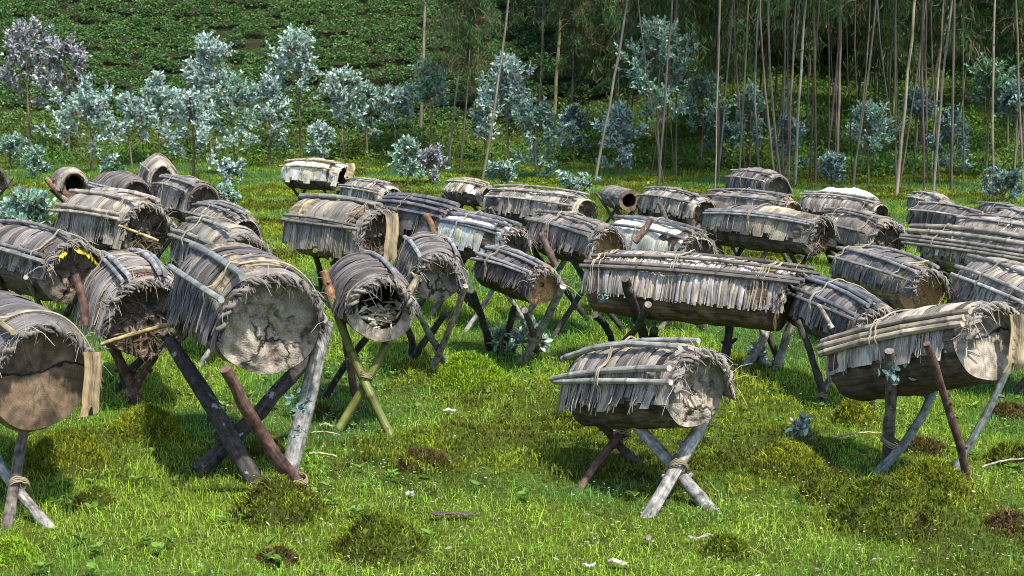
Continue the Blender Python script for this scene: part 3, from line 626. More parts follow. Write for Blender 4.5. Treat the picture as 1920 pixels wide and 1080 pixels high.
hv('s', 19, (376, 380), 38, bx=322, L=.85, df=10.8, face='bark', pal=GREY, style='wide', near=False, amax=100, poles=(54, 22, 28), polecol=(0.290, 0.267, 0.237), label='log hive with a reddish dark end, right below the peaked hive')
hv('t', 20, (250, 368), 36, bx=205, L=.8, df=11.3, face='mudd', pal=DARK, style='mix', near=False, amax=104, poles=(66, 74), fr=1.5, label='dark arched hive hood directly behind the broad one with two pale poles')
hv('u', 21, (304, 337), 30, bx=290, L=.8, df=13.5, face='mudd', pal=PALE[2:], style='mix', near=False, of=0.083, amax=105, poles=(50,), fr=1.7, peak=.25, label='log hive under a peaked straw-edged cover, topmost of the left group')
hv('v', 22, (139, 346), 26, bx=124, L=.6, df=15.0, face='hollow', pal=PALE[2:], style='mix', log='brown', near=False, of=0.020, amax=95, poles=(), ties=(), stakes=[(86, 335, 132, 384, 15, 6, (.2, .12, .08)), (172, 338, 148, 384, 15, 6, 'dark'), (165, 348, 180, 368, 15.2, 5, (.2, .12, .08))], label='little hollow log hive cradled between forked brown sticks, farthest left of the back row')
hv('w', 23, (-22, 452), 40, bx=-90, L=.8, df=8.7, face='mudd', pal=GREY, style='mix', near=False, of=0.075, amax=104, poles=(50,), label='log hive of which only a curved cover edge shows at the left edge')
hv('x', 24, (-13, 337), 26, bx=-50, L=.8, df=13.5, face='mudd', pal=DARK, style='mix', near=False, of=0.040, amax=110, poles=(50,), label='dark round hive end at the left edge beside blue-grey saplings')
# ---- middle
hv('y', 25, (700, 440), 54, bx=578, L=.86, df=9.9, face='bark', pal=WIDE, style='wide', log='tan', of=0.083, amax=112, poles=(66, 74, 10, 4), polecol=(0.203, 0.193, 0.161), pr=0.0136, fr=.7, ties=(.98,),
   legs=[(590, 470, 9.9, 606, 545, 8, 'olive'), (622, 480, 9.9, 650, 548, 8, 'olive'), (680, 470, 9.7, 632, 552, 8, 'olive'), (668, 485, 9.7, 690, 555, 8, 'olive')],
   label='log hive under a smooth grey banded hood with two dark poles low on its side')
hv('z', 26, (636, 331), 27, bx=552, L=.82, df=15.5, face='hollow', pal=CREAM, style='wide', log='dark', near=False, of=0.083, amax=100, poles=(60, 22, 28), polecol=(0.406, 0.313, 0.186), fr=.5, legcol=('dark', 'mid'), label='cream covered hollow log hive raised high on dark forked legs')
hv('aa', 27, (728, 372), 28, bx=662, L=.8, df=12.6, face='mudd', pal=CREAM[:2] + PALE, style='mix', near=False, of=0.075, amax=96, poles=(58, 66, 24), polecol=(0.290, 0.267, 0.237), label='pale streaky hive cover half hidden behind the smooth grey hood')
hv('ab', 28, (852, 430), 42, bx=738, L=.95, df=9.5, face='mud', pal=DARK, style='wide', near=False, of=0.060, amax=96, poles=(8, 24, 40, 56), polecol=(0.135, 0.124, 0.127), pr=0.0160, ties=(.45,), label='dark slate-coloured hive cover ribbed with four thick poles')
hv('ac', 29, (955, 462), 40, bx=838, L=.9, df=8.8, face='mudd', pal=CREAM[:4], style='wide', near=True, of=0.060, amax=92, poles=(16, 44, 50, -8), polecol=(0.203, 0.193, 0.195), fr=.5, stakes=[(798, 402, 818, 458, 8.4, 7, (.16, .09, .05)), (816, 415, 820, 455, 8.6, 3, 'dark')], label='log hive with a cream white bark cover, next to an upright brown stake')
hv('ad', 30, (910, 366), 22, bx=850, L=.75, df=16.5, face='mudd', pal=PALE + CREAM[2:], style='mix', near=False, of=0.060, amax=72, poles=(20, 30, 5), polecol=(0.435, 0.368, 0.254), fr=1.6, label='small isolated log hive with a flat straw cover at the back of the clearing')
hv('ae', 31, (1086, 400), 34, bx=935, L=1.0, df=10.8, face='mudd', pal=PALE, style='mix', near=False, of=0.060, amax=94, poles=(28, 60, -4), polecol=(0.328, 0.304, 0.262), ties=(.35, .97), label='long pale streaked hive cover with an open dark end, right of the small isolated hive')
hv('af', 32, (1128, 460), 42, bx=1022, L=.85, df=8.6, face='clay', pal=GREY, style='mix', near=True, of=0.083, amax=96, poles=(24, 50, 58), polecol=(0.232, 0.216, 0.195), fr=1.3, stakes=[(1014, 436, 1042, 498, 8.2, 7, (.11, .07, .06))], label='shaggy grey hooded log hive with a gaping dark end, directly behind the orange clay face')
hv('ag', 33, (1180, 376), 20, bx=1142, L=.72, df=14.5, face='hollow', log='grey', near=False, cover=False, label='bare hollow log hive without any cover')
hv('ah', 34, (1300, 478), 44, bx=1165, L=.98, df=8.8, face='mudd', pal=CREAM[:4], style='wide', near=True, of=0.040, amax=92, poles=(12, 46, -14), polecol=(0.184, 0.170, 0.169), fr=.5, stakes=[(1221, 410, 1190, 454, 8.3, 7, (.15, .09, .075))], label='log hive with a brilliant cream bark cover sloping down behind the longest hive')
hv('ai', 35, (1312, 398), 32, bx=1222, L=.85, df=11.8, face='mudd', pal=PALE + [(.38, .36, .25)], style='mix', near=False, of=0.060, amax=90, poles=(20, 54), polecol=(0.261, 0.239, 0.212), stakes=[(1236, 380, 1252, 420, 11.3, 5, 'mid')], label='olive grey streaked log hive between the bare log and the orange-ended hive')
hv('aj', 36, (1474, 396), 27, bx=1335, L=.9, df=11.5, face='clay', pal=GREY + WIDE[:3], style='wide', near=False, of=0.053, amax=84, poles=(16, 48, -8), polecol=(0.242, 0.225, 0.203), label='long grey hive with an orange clay end, below the brown thatched one')
hv('ak', 37, (1453, 354), 30, bx=1388, L=.8, df=14.5, face='mudd', pal=DARK[:5] + PALE[2:4], style='fine', near=False, of=0.060, amax=96, poles=(30, 62), label='brown thatched log hive at the edge of the eucalyptus wood')
hv('al', 38, (1528, 442), 39, bx=1350, L=.95, df=9.6, face='bark', pal=WIDE + [(.40, .36, .25)], style='wide', near=True, of=0.060, amax=86, poles=(40, 48, 54), polecol=(0.242, 0.225, 0.212), fr=.6, label='long olive striped hive cover with three poles side by side, behind the longest hive')
hv('am', 39, (1640, 402), 27, bx=1520, L=.9, df=11.7, face='mudd', pal=PALE, style='mix', near=False, of=0.053, amax=88, poles=(14, 34), polecol=(0.367, 0.331, 0.288), ties=(.4, .97), label='log hive with a white plastic sheet lying on its cover')
hv('an', 40, (1655, 452), 41, bx=1562, L=.78, df=9.7, face='bark', pal=PALE + [(.42, .36, .22)], style='wide', near=True, of=0.050, amax=98, poles=(18, 30, 66), polecol=(0.184, 0.166, 0.144), ties=(.3, .95), label='stout yellowish bark hive with a reddish fibrous end, below the white plastic sheet')
hv('ao', 41, (1770, 394), 23, bx=1722, L=.85, df=13.6, face='mudd', pal=PALE, style='mix', near=False, of=0.060, amax=92, poles=(22, 54, 60), polecol=(0.406, 0.377, 0.339), label='small ribbed pale log hive close to the wood, right of the white plastic sheet')
hv('ap', 42, (1838, 428), 30, bx=1728, L=.88, df=11.0, face='clay', pal=DARK, style='mix', near=False, of=0.068, amax=90, poles=(54, 10), polecol=(0.319, 0.304, 0.279), ties=(.0, .4), label='dark log hive with a single grey pole and an orange clay end, at the right')
hv('aq', 43, (1915, 412), 22, bx=1850, L=.8, df=14.5, face='mudd', pal=GREY, style='mix', near=False, amax=88, poles=(30,), label='small grey hive cover at the right edge nearest to the wood')
hv('ar', 44, (1960, 436), 30, bx=1880, L=.85, df=11.3, face='mudd', pal=PALE, style='mix', near=False, amax=88, poles=(26, 56), label='pale hive cover at the right edge, beside the dark orange-ended one')
# ------------------------------------------------------------------ leaves and trees
def leaves(mb, pos, d, nrmv, ln, wd, col, oval=True, fold=.25):
    pos = np.asarray(pos); k = len(pos); d = nrm(d); side = nrm(np.cross(d, nrmv)); up = np.cross(side, d)
    ln = np.broadcast_to(np.asarray(ln, float), (k,))[:, None]; wd = np.broadcast_to(np.asarray(wd, float), (k,))[:, None]
    if oval:
        a = pos; b = pos + d * ln * .3 + side * wd * .5 + up * wd * fold; c = pos + d * ln * .72 + side * wd * .42 + up * wd * fold * .8; t = pos + d * ln
        e = pos + d * ln * .72 - side * wd * .42 + up * wd * fold * .8; f = pos + d * ln * .3 - side * wd * .5 + up * wd * fold
        V = np.stack([a, b, c, t, e, f], 1).reshape(-1, 3); i = np.arange(k)[:, None] * 6
        F = np.concatenate([i + np.array([[0, 1, 2, 3]]), i + np.array([[0, 3, 4, 5]])]); m = 6
    else:
        V = np.stack([pos, pos + d * ln * .35 + side * wd * .5, pos + d * ln - up * ln * .12, pos + d * ln * .35 - side * wd * .5], 1).reshape(-1, 3)
        i = np.arange(k)[:, None] * 4; F = i + np.array([[0, 1, 2, 3]]); m = 4
    mb.add(V, F, np.repeat(np.asarray(col), m, 0))

def sapling(seed, base, h, cw, cb, hue, label, group='blue-grey eucalyptus saplings', leaf=.115, dens=1.0, lean=0., parts=True, name='eucalyptus_sapling'):
    rng = np.random.default_rng(seed + 1000)
    root = empty(name, base); tag(root, label, 'sapling', group)
    tb = MB(); lb = MB()
    n = 8; t = np.linspace(0, 1, n); bend = rng.normal(size=2) * .03 * h
    tp = np.stack([np.sin(t * 3) * bend[0] + lean * t, np.sin(t * 2.5) * bend[1], t * h - .03], 1)
    tube(tb, tp, (.014 + .006 * h) * (1 - .8 * t) + .003, 6, np.array([.19, .135, .10]) * rng.uniform(.7, 1.4))
    def tr(q): return np.array([np.interp(q, t, tp[:, k]) for k in range(3)])
    nb = int(18 * dens); Ps = []; Ds = []; K = []
    for b in range(nb):
        q = cb + (1 - cb) * ((b + rng.uniform(0, 1)) / nb) ** .95; p0 = tr(min(q, .985))
        v = (q - cb) / (1 - cb); prof = (min(1, .45 + v * 2.2)) * (1 - v) ** .75 + .12
        Lb = cw * .68 * prof * rng.uniform(.5, 1.3); az = b * 2.4 + rng.normal() * .5
        el = rad(rng.uniform(15, 50)) + v * .5; o = np.array([math.cos(az) * math.cos(el), math.sin(az) * math.cos(el), math.sin(el)])
        m = 5; tt = np.linspace(0, 1, m)[:, None]; pts = p0 + o * Lb * tt + np.array([0, 0, .18]) * Lb * tt ** 2
        tube(tb, pts, .006 * (1 - .7 * tt[:, 0]), 4, (.20, .12, .10), False)
        for tw in range(int(9 + 3 * v)):
            s = rng.uniform(.5, 1.0); pp = p0 + o * Lb * s + np.array([0, 0, .18]) * Lb * s * s
            td = nrm(o * .7 + rng.normal(size=3) * .55 + np.array([0, 0, .45])); tl = rng.uniform(.14, .36) * min(1., .12 + h / 2.6)
            k = max(3, int(tl / .034 * min(1.4, .085 / leaf)))
            for a in range(k):
                s2 = (a + .5) / k; pa = pp + td * tl * s2; ref = nrm(np.cross(td, rng.normal(size=3)))
                for sg in (1, -1):
                    Ps.append(pa); Ds.append(nrm(ref * sg * (1.1 - .7 * s2) + td * (.5 + .6 * s2))); K.append(s2)
            Ps.append(pp + td * tl); Ds.append(td); K.append(1.)
    Ps = np.array(Ps); Ds = np.array(Ds) + rng.normal(size=(len(Ps), 3)) * .45; K = np.array(K)
    nv = nrm(rng.normal(size=Ps.shape) * .6 + np.array([0, -.25, 1.0]))
    base_c = {'blue': (.42, .54, .53), 'teal': (.31, .45, .38), 'purple': (.37, .38, .43), 'green': (.18, .32, .20), 'dark': (.19, .29, .29)}[hue]
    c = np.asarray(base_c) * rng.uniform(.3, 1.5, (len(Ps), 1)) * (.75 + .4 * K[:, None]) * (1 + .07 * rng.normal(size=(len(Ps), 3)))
    old = rng.uniform(size=len(Ps)) < .05; c[old] = np.array([.24, .10, .075]) * rng.uniform(.5, 1.2, (old.sum(), 1))
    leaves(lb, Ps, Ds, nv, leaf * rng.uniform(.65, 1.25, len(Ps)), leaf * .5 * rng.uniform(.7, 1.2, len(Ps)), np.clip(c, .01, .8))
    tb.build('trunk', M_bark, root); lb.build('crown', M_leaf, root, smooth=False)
    return root
def sap_px(seed, x, yb, yt, wpx, cbpx, hue, label, d=None, **kw):
    g = G(x, yb) if d is None else Gd(x, d)
    dd = (g - CAM) @ FWD; top = P(x, yt, dd); h = (top[2] - g[2]) * .93
    cbz = P(x, cbpx, dd)[2]; cb = np.clip((cbz - g[2]) / h, .02, .9)
    return sapling(seed, g, h, wpx * dd / FPX, cb, hue, label, leaf=.073 * max(.8, dd / 26), **kw)
SAP = [
 (60, 296, 52, 110, 215, 'purple', 'tall purplish sapling at the upper left, its crown standing against the dark crop rows', {}),
 (128, 298, 78, 105, 225, 'purple', 'purplish grey sapling next to the tallest one at the upper left', dict(dens=1.1)),
 (172, 322, 190, 165, 318, 'blue', 'broad bushy blue-grey sapling below the two purplish ones', dict(dens=1.5)),
 (248, 312, 182, 80, 280, 'blue', 'slim blue-grey sapling between the bushy one and the forked pair on the left', {}),
 (300, 305, 152, 95, 270, 'blue', 'pointed blue sapling with a narrow tip, left of the dense tall one', {}),
 (398, 302, 82, 110, 215, 'blue', 'tall dense ice-blue sapling standing left of the pyramid-shaped one', dict(dens=1.2)),
 (362, 334, 190, 130, 325, 'blue', 'low wide blue-grey sapling in front of the tall dense ice-blue one', dict(dens=1.4)),
 (445, 330, 160, 110, 290, 'teal', 'loose teal sapling leaning out between two tall ones', {}),
 (566, 300, 76, 112, 205, 'blue', 'pyramid-shaped blue sapling with a reddish trunk', dict(dens=1.2)),
 (505, 315, 158, 85, 290, 'blue', 'thin-trunked sapling with scattered leaves, left of the pyramid-shaped one', {}),
 (648, 300, 140, 100, 255, 'blue', 'open crowned blue sapling right of the pyramid-shaped one', {}),
 (690, 300, 165, 70, 260, 'teal', 'small teal sapling crown touching the open crowned blue one', {}),
 (742, 290, 178, 95, 250, 'blue', 'round-headed pale sapling left of the tall bare trunk', {}),
 (806, 300, 130, 78, 212, 'teal', 'sapling whose crown wraps the tall bare pale trunk', {}),
 (955, 330, 122, 118, 250, 'blue', 'bright whitish blue sapling, the densest in the middle', dict(dens=1.6)),
 (1008, 338, 208, 115, 335, 'teal', 'leafy teal sapling at the right foot of the bright whitish one', dict(dens=1.4)),
 (912, 300, 175, 40, 270, 'blue', 'thin leafy stem beside the left leaning pale trunk', {}),
 (1160, 332, 208, 100, 328, 'blue', 'compact blue bush reaching to the ground beside the leaning bare trunk', dict(dens=1.4)),
 (1075, 300, 205, 70, 295, 'dark', 'dark bluish bush in the shade left of the leaning bare trunk', {}),
 (1238, 338, 62, 145, 235, 'teal', 'biggest green-grey sapling in front of the eucalyptus wood', dict(dens=1.9)),
 (1310, 320, 150, 95, 260, 'teal', 'smaller sapling half merged with the biggest green-grey one on its right', {}),
 (1345, 315, 215, 80, 290, 'dark', 'dark low sapling in the wood right of the biggest green-grey one', {}),
 (1405, 320, 165, 75, 290, 'teal', 'sparse sapling among thin trunks with its crown at half height', {}),
 (1470, 330, 225, 80, 320, 'dark', 'shaded bluish sapling at the foot of two close trunks', {}),
 (1628, 345, 208, 105, 305, 'teal', 'bright round sapling standing alone in front of the wood at the right', dict(dens=1.5)),
 (1720, 330, 180, 60, 230, 'dark', 'small sapling with a high dark blue crown in the wood', {}),
 (1782, 345, 212, 85, 330, 'dark', 'bluish purple bush at the foot of the yellowish leaning trunk', dict(dens=1.2)),
 (1848, 335, 125, 85, 220, 'green', 'green sapling with glossy leaves before the darkest trees at the right', {}),
 (1900, 340, 160, 60, 230, 'dark', 'sapling at the right edge with a few pale leaves', {}),
 (1560, 355, 300, 70, 350, 'dark', 'knee-high blue shoot bush below the bright round sapling', {}),
 (1880, 385, 340, 90, 384, 'dark', 'low dark shrub near the right edge just above the hives', {}),
 (808, 345, 288, 62, 340, 'purple', 'small purple-leaved bush in front of the saplings', dict(dens=1.2)),
 (765, 350, 262, 62, 345, 'teal', 'teal bush left of the small purple-leaved one', {}),
 (432, 345, 312, 60, 342, 'blue', 'tuft of pale blue leaves low above the grass', {}),
 (22, 318, 262, 70, 316, 'teal', 'low teal bush at the left edge below the tallest sapling', {}),
 (68, 338, 285, 50, 336, 'teal', 'short shrubby sapling just left of the little forked hive', {}),
 (1075, 372, 350, 80, 372, 'teal', 'flat creeping blue-green shrub behind the long pale hive', {}),
 (940, 352, 318, 60, 350, 'teal', 'little tuft of blue leaves under the bright whitish sapling', {}),
 (215, 352, 318, 55, 350, 'green', 'green leafy shoot between the forked hive and the peaked hive', {}),
 (420, 390, 355, 45, 388, 'teal', 'small sprout beside the reddish-ended hive', {}),
 (600, 320, 235, 55, 300, 'blue', 'leafy young stem right below the pyramid-shaped sapling', {}),
]
for i, (x, yb, yt, wp, cb, hue, lab, kw) in enumerate(SAP): sap_px(i, x, yb, yt, wp, cb, hue, lab, **kw)
sap_px(90, 46, 446, 378, 92, 444, 'teal', 'knee-high blue-green bush between two hives at the left edge', d=11.5, dens=1.6)

# ---- tall eucalyptus
def crown_mesh(seed, hgt, spread, count, start=0.):
    rng = np.random.default_rng(seed + 500); lb = MB(); wb = MB(); Ps = []; Ds = []; C = []
    brown = rng.uniform(.1, .4)
    for b in range(count):
        q = rng.uniform(0, 1); z = q * hgt; az = rng.uniform(0, 6.28); L = spread * rng.uniform(.35, 1.1) * (1 - .4 * q); el = rad(rng.uniform(10, 55))
        o = np.array([math.cos(az) * math.cos(el), math.sin(az) * math.cos(el), math.sin(el)])
        tt = np.linspace(0, 1, 6)[:, None]; pts = np.array([0, 0, z]) + o * L * tt - np.array([0, 0, .55]) * L * tt ** 2.2
        tube(wb, pts, .016 * (1 - .85 * tt[:, 0]) + .002, 4, (.13, .09, .07), False)
        cb = rng.uniform() < brown
        for tw in range(9):
            s = rng.uniform(.25, 1); pp = np.array([0, 0, z]) + o * L * s - np.array([0, 0, .55]) * L * s ** 2.2
            tl = rng.uniform(.25, .6); td = nrm(np.array([0, 0, -.75]) + rng.normal(size=3) * .5)
            k = int(tl / .034)
            for a in range(k):
                Ps.append(pp + td * tl * (a / k) + rng.normal(size=3) * .03); Ds.append(nrm(np.array([0, 0, -.9]) + rng.normal(size=3) * .5))
                c = np.array([.080, .150, .052]) if rng.uniform() > (.45 if cb else .10) else np.array([.17, .115, .07])
                C.append(c * rng.uniform(.5, 1.6))
    Ps = np.array(Ps); leaves(lb, Ps, np.array(Ds), nrm(rng.normal(size=Ps.shape)), rng.uniform(.13, .24, len(Ps)), rng.uniform(.016, .03, len(Ps)), np.array(C), False)
    a = wb.build('crown_branches', M_bark); b = lb.build('crown', M_dleaf, smooth=False)
    return a, b
def proto(seed, *a):
    x, y = crown_mesh(seed, *a); COL.objects.unlink(x); COL.objects.unlink(y); return x, y
CROWNS = [proto(k, 5.5, 1.5, 110) for k in range(5)] + [proto(9, 5.0, 1.25, 60)]
SPARSE = [proto(30 + k, 4.5, .9, 9) for k in range(3)]
TWIGS = [proto(20, 3.0, .5, 12)]
def trunk_mesh(seed, h, r, col, bend=.05):
    rng = np.random.default_rng(seed + 700); n = 16; t = np.linspace(0, 1, n); a, b = rng.normal(size=2) * bend * h * .35
    pts = np.stack([a * np.sin(t * rng.uniform(2, 5)) + rng.normal(size=n) * .006, b * np.sin(t * rng.uniform(2, 5)) + rng.normal(size=n) * .006, t * h - .08], 1)
    cc = np.asarray(col) * (1 + .18 * rng.normal(size=(n, 1))); mb = MB(); tube(mb, pts, r * (1 - .6 * t), 8, np.clip(cc, .01, .8)); return mb, pts
def euc(seed, g, h, r, col, lean=(0, 0), cstart=4., cset=None, label=None, group='tall eucalyptus trees of the wood', cscale=1.):
    rng = np.random.default_rng(seed + 900)
    root = empty('eucalyptus_tree', g); tag(root, label, 'tree', group)
    mb, pts = trunk_mesh(seed, h, r, col); o = mb.build('trunk', M_bark, root)
    a, b = (cset if cset is not None else SPARSE[rng.integers(3)])
    at = Vector([float(np.interp(cstart, pts[:, 2], pts[:, k])) for k in (0, 1)] + [cstart])
    for src in (a, b):
        c = src.copy(); COL.objects.link(c); c.parent = root; c.location = at; c.rotation_euler = (0, 0, rng.uniform(0, 6.28)); c.scale = (cscale,) * 3
    root.rotation_euler = (lean[1], lean[0], 0)
    return root
def euc_px(seed, xb, yb, xt, yt, wpx, col, cstart, label, d=None, **kw):
    g = G(xb, yb) if d is None else Gd(xb, d); dd = (g - CAM) @ FWD; top = P(xt, yt, dd); v = top - g
    ln = math.atan2(v[0], v[2])
    return euc(seed, g, max(7., v[2] * 1.9 if cstart > 3 else 6), wpx * .5 * dd / FPX * .62, col, (ln, 0), cstart, label=label, **kw)
PALET = (.27, .225, .155); YELL = (.25, .25, .12); BRN = (.17, .125, .095); GRY = (.23, .21, .185)
TR = [
 (788, 256, 800, 0, 11, PALET, 4.3, 'tall bare pale trunk with fine twigs at its top, left of the middle', dict(cset=TWIGS[0], group='bare pale eucalyptus trunks')),
 (905, 336, 946, 0, 9, PALET, 4.6, 'slender pale trunk leaning to the right, beside the bright whitish sapling', {}),
 (1040, 222, 1062, 0, 11, YELL, 4.2, 'yellow-green mossy trunk right of the bright whitish sapling', {}),
 (1114, 346, 1168, 0, 9, PALET, 4.8, 'bare cream trunk leaning to the right behind the open hollow log', {}),
 (841, 312, 868, 80, 7, GRY, 3.0, 'thin grey trunk leaning right of the bare pale one', dict(cset=CROWNS[5])),
 (862, 318, 872, 60, 7, BRN, 1.9, 'dark drooping eucalyptus standing before the crop rows', dict(cscale=.72, cset=CROWNS[1])),
 (1010, 250, 1017, 0, 9, BRN, 2.6, 'dark brown trunk left of the yellow-green mossy one', dict(cset=CROWNS[5])),
 (1070, 250, 1078, 0, 8, BRN, 1.5, 'dark weeping eucalyptus whose hanging leaves frame the yellow-green trunk', dict(cscale=.62, cset=CROWNS[2])),
 (1682, 372, 1698, 0, 11, PALET, 4.2, 'straightest pale trunk in the wood, tallest right of the bright round sapling', {}),
 (1724, 266, 1776, 0, 10, YELL, 3.6, 'yellowish trunk leaning strongly right in the wood', {}),
 (1491, 352, 1506, 60, 9, GRY, 3.0, 'grey trunk of the close pair in the middle of the wood', {}),
 (1478, 352, 1484, 60, 7, BRN, 3.1, 'brown trunk of the close pair in the middle of the wood', {}),
 (1863, 366, 1873, 40, 8, PALET, 3.3, 'pale trunk near the right edge with dark trunks behind it', {}),
 (1425, 330, 1432, 80, 8, GRY, 2.8, 'grey trunk right of the sparse sapling', {}),
 (1570, 330, 1566, 60, 10, BRN, 2.8, 'brown trunk with peeling bark left of the bright round sapling', {}),
 (1750, 360, 1762, 150, 9, GRY, 3.4, 'forked grey trunk right of the yellowish leaning one', {}),
]
for i, (xb, yb, xt, yt, wp, c, cs, lab, kw) in enumerate(TR): euc_px(i, xb, yb, xt, yt, wp, c, cs, lab, **kw)
_r = np.random.default_rng(77); placed = []
MIDC = [proto(50 + k, 2.6, .95, 34) for k in range(3)]
def grove(n, d0, d1, px0, gap, front):
    k = 0; tries = 0
    while k < n and tries < 8000:
        tries += 1
        px = _r.uniform(px0, 2120); d = _r.uniform(d0, d1); x = (px - 960) / FPX * d
        if front and px < 1230 and d < 25: continue
        if not front and px < 1300 and _r.uniform() < .45: continue
        if any((x - a) ** 2 + (d - b) ** 2 < gap ** 2 for a, b in placed): continue
        placed.append((x, d)); g = np.array([x, d, float(H(x, d))])
        col = [GRY, BRN, BRN, PALET, (.12, .095, .08), YELL][_r.integers(6)]
        if front:
            mid = d > 26 and _r.uniform() < .7
            euc(100 + len(placed), g, _r.uniform(8, 10), _r.uniform(.010, .023), np.array(col) * _r.uniform(.45, .95), (_r.normal() * .035, _r.normal() * .03), _r.uniform(1.5, 2.6) if mid else _r.uniform(4.8, 6.5), cset=MIDC[_r.integers(3)] if mid else SPARSE[_r.integers(3)],
                label='thin eucalyptus with leaves hanging at mid height, like others inside the wood' if mid else 'thin eucalyptus trunk without low branches, like many others at the front of the wood', group='thin leafy eucalyptus trees inside the wood' if mid else 'thin bare trunks at the near side of the wood')
        else:
            euc(100 + len(placed), g, _r.uniform(6, 8), _r.uniform(.025, .05), np.array(col) * _r.uniform(.5, .9), (_r.normal() * .035, _r.normal() * .03), _r.uniform(.3, 1.0),
                cset=CROWNS[_r.integers(5)], label='dark leafy eucalyptus, one of many alike at the back of the wood', group='dark leafy eucalyptus trees at the back of the wood', cscale=_r.uniform(.95, 1.3))
        k += 1
grove(92, 20.5, 31, 1150, .32, True)
grove(84, 32.5, 44, 1000, .7, False)

# ------------------------------------------------------------------ crop rows on the hillside and low undergrowth
def scatter_plants(name, rng, x, y, z, n, ln, wd, cols, mat, up=.5):
    mb = MB(); pos = np.stack([x, y, z], 1)
    d = rng.normal(size=(n, 3)) * [1, 1, .5] + [0, 0, up]; nv = rng.normal(size=(n, 3)) * .5 + [0, -.2, 1]
    c = cols[rng.integers(len(cols), size=n)] * rng.uniform(.6, 1.45, (n, 1))
    leaves(mb, pos, d, nrm(nv), ln * rng.uniform(.6, 1.3, n), wd * rng.uniform(.6, 1.3, n), c, False)
    return tag(mb.build(name, mat, smooth=False), kind='stuff')
rng = np.random.default_rng(5)
px_, py_, rw_ = [], [], []
for r_ in range(27):
    xs_ = np.arange(-18, 10, .40) + rng.normal(size=70) * .10; yy = 33.2 + r_ * .92 + .55 * np.sin(xs_ * .35 + r_ * .15) + .4 * (fbm(xs_ * .5, 0 * xs_ + r_ * .7, 3) - .5) + rng.normal(size=70) * .05
    k_ = (vnoise(xs_ * .7, yy * 1.1, 21) > .09) & (xs_ < 3.0 + .12 * (yy - 33) + rng.normal(size=70) * .4); px_.append(xs_[k_]); py_.append(yy[k_])
px_ = np.concatenate(px_); py_ = np.concatenate(py_); m_ = len(px_); per = 250; n = m_ * per
idx = np.repeat(np.arange(m_), per); sz = rng.uniform(.6, 1.25, m_)[idx]; rr_ = np.sqrt(rng.uniform(size=n)) * .30 * sz; aa_ = rng.uniform(0, 6.28, n)
x = px_[idx] + rr_ * np.cos(aa_); y = py_[idx] + rr_ * np.sin(aa_) * .8
hh = sz * .40 * np.sqrt(np.clip(1 - (rr_ / (.33 * sz)) ** 2, 0, 1)) * rng.uniform(.55, 1, n)
scatter_plants('crop_rows', rng, x, y, H(x, y) + hh, n, .080, .052, np.array([(.068, .142, .042), (.084, .168, .044), (.054, .116, .044), (.105, .185, .046)]), M_crop)
n = 150000
y = 23.5 + 17 * rng.uniform(size=n) ** 1.2; x = (rng.uniform(size=n) * 2 - 1) * (y * .40 + 2.2)
cl = fbm(x * .8, y * .8, 31)
keep = (hill(x, y) > .02) & (rng.uniform(size=n) < sstep(.3, .6, cl) * 1.0 + .25) & ~((x < 3.0) & (y > 33))
x, y = x[keep], y[keep]; n = len(x)
scatter_plants('undergrowth', rng, x, y, H(x, y) + rng.uniform(0, .16, n) * (1 + 1.2 * cl[keep]), n, .10, .045, np.array([(.070, .160, .032), (.090, .185, .032), (.055, .12, .032), (.12, .19, .034)]), M_crop, .9)
# ------------------------------------------------------------------ grass
def blades(mb, rng, x, y, z, h, wd, bend, col, tilt=.35):
    n = len(x); az = rng.uniform(0, 6.28, n); side = np.stack([np.cos(az), np.sin(az), 0 * az], 1)
    fa = rng.uniform(0, 6.28, n); fd = np.stack([np.cos(fa), np.sin(fa), 0 * fa], 1)
    b = np.stack([x, y, z], 1); h = h[:, None]; wd = wd[:, None]; k = (tilt * rng.normal(size=n))[:, None]; bb = (bend * rng.uniform(.2, 1.3, n))[:, None]
    m = b + np.array([0, 0, 1]) * h * .6 + fd * h * k * .5; t = b + np.array([0, 0, 1]) * h * (1 - .35 * bb) + fd * h * (k + bb)
    V = np.stack([b - side * wd, b + side * wd, m + side * wd * .75, m - side * wd * .75, t], 1).reshape(-1, 3)
    i = np.arange(n)[:, None] * 5
    mb.add(V, [i + np.array([[0, 1, 2, 3]]), i + np.array([[3, 2, 4]])], np.repeat(col, 5, 0))
def sample_view(rng, n, d0, d1, power, margin=1.3):
    u = np.linspace(0, 1, 4000); dd = d0 + (d1 - d0) * u
    pdf = dd ** (-power) * (dd * .37 * 2 + 2 * margin); cdf = np.cumsum(pdf); cdf /= cdf[-1]
    y = np.interp(rng.uniform(size=n), cdf, dd); x = rng.uniform(-1, 1, n) * (y * .37 + margin); return x, y
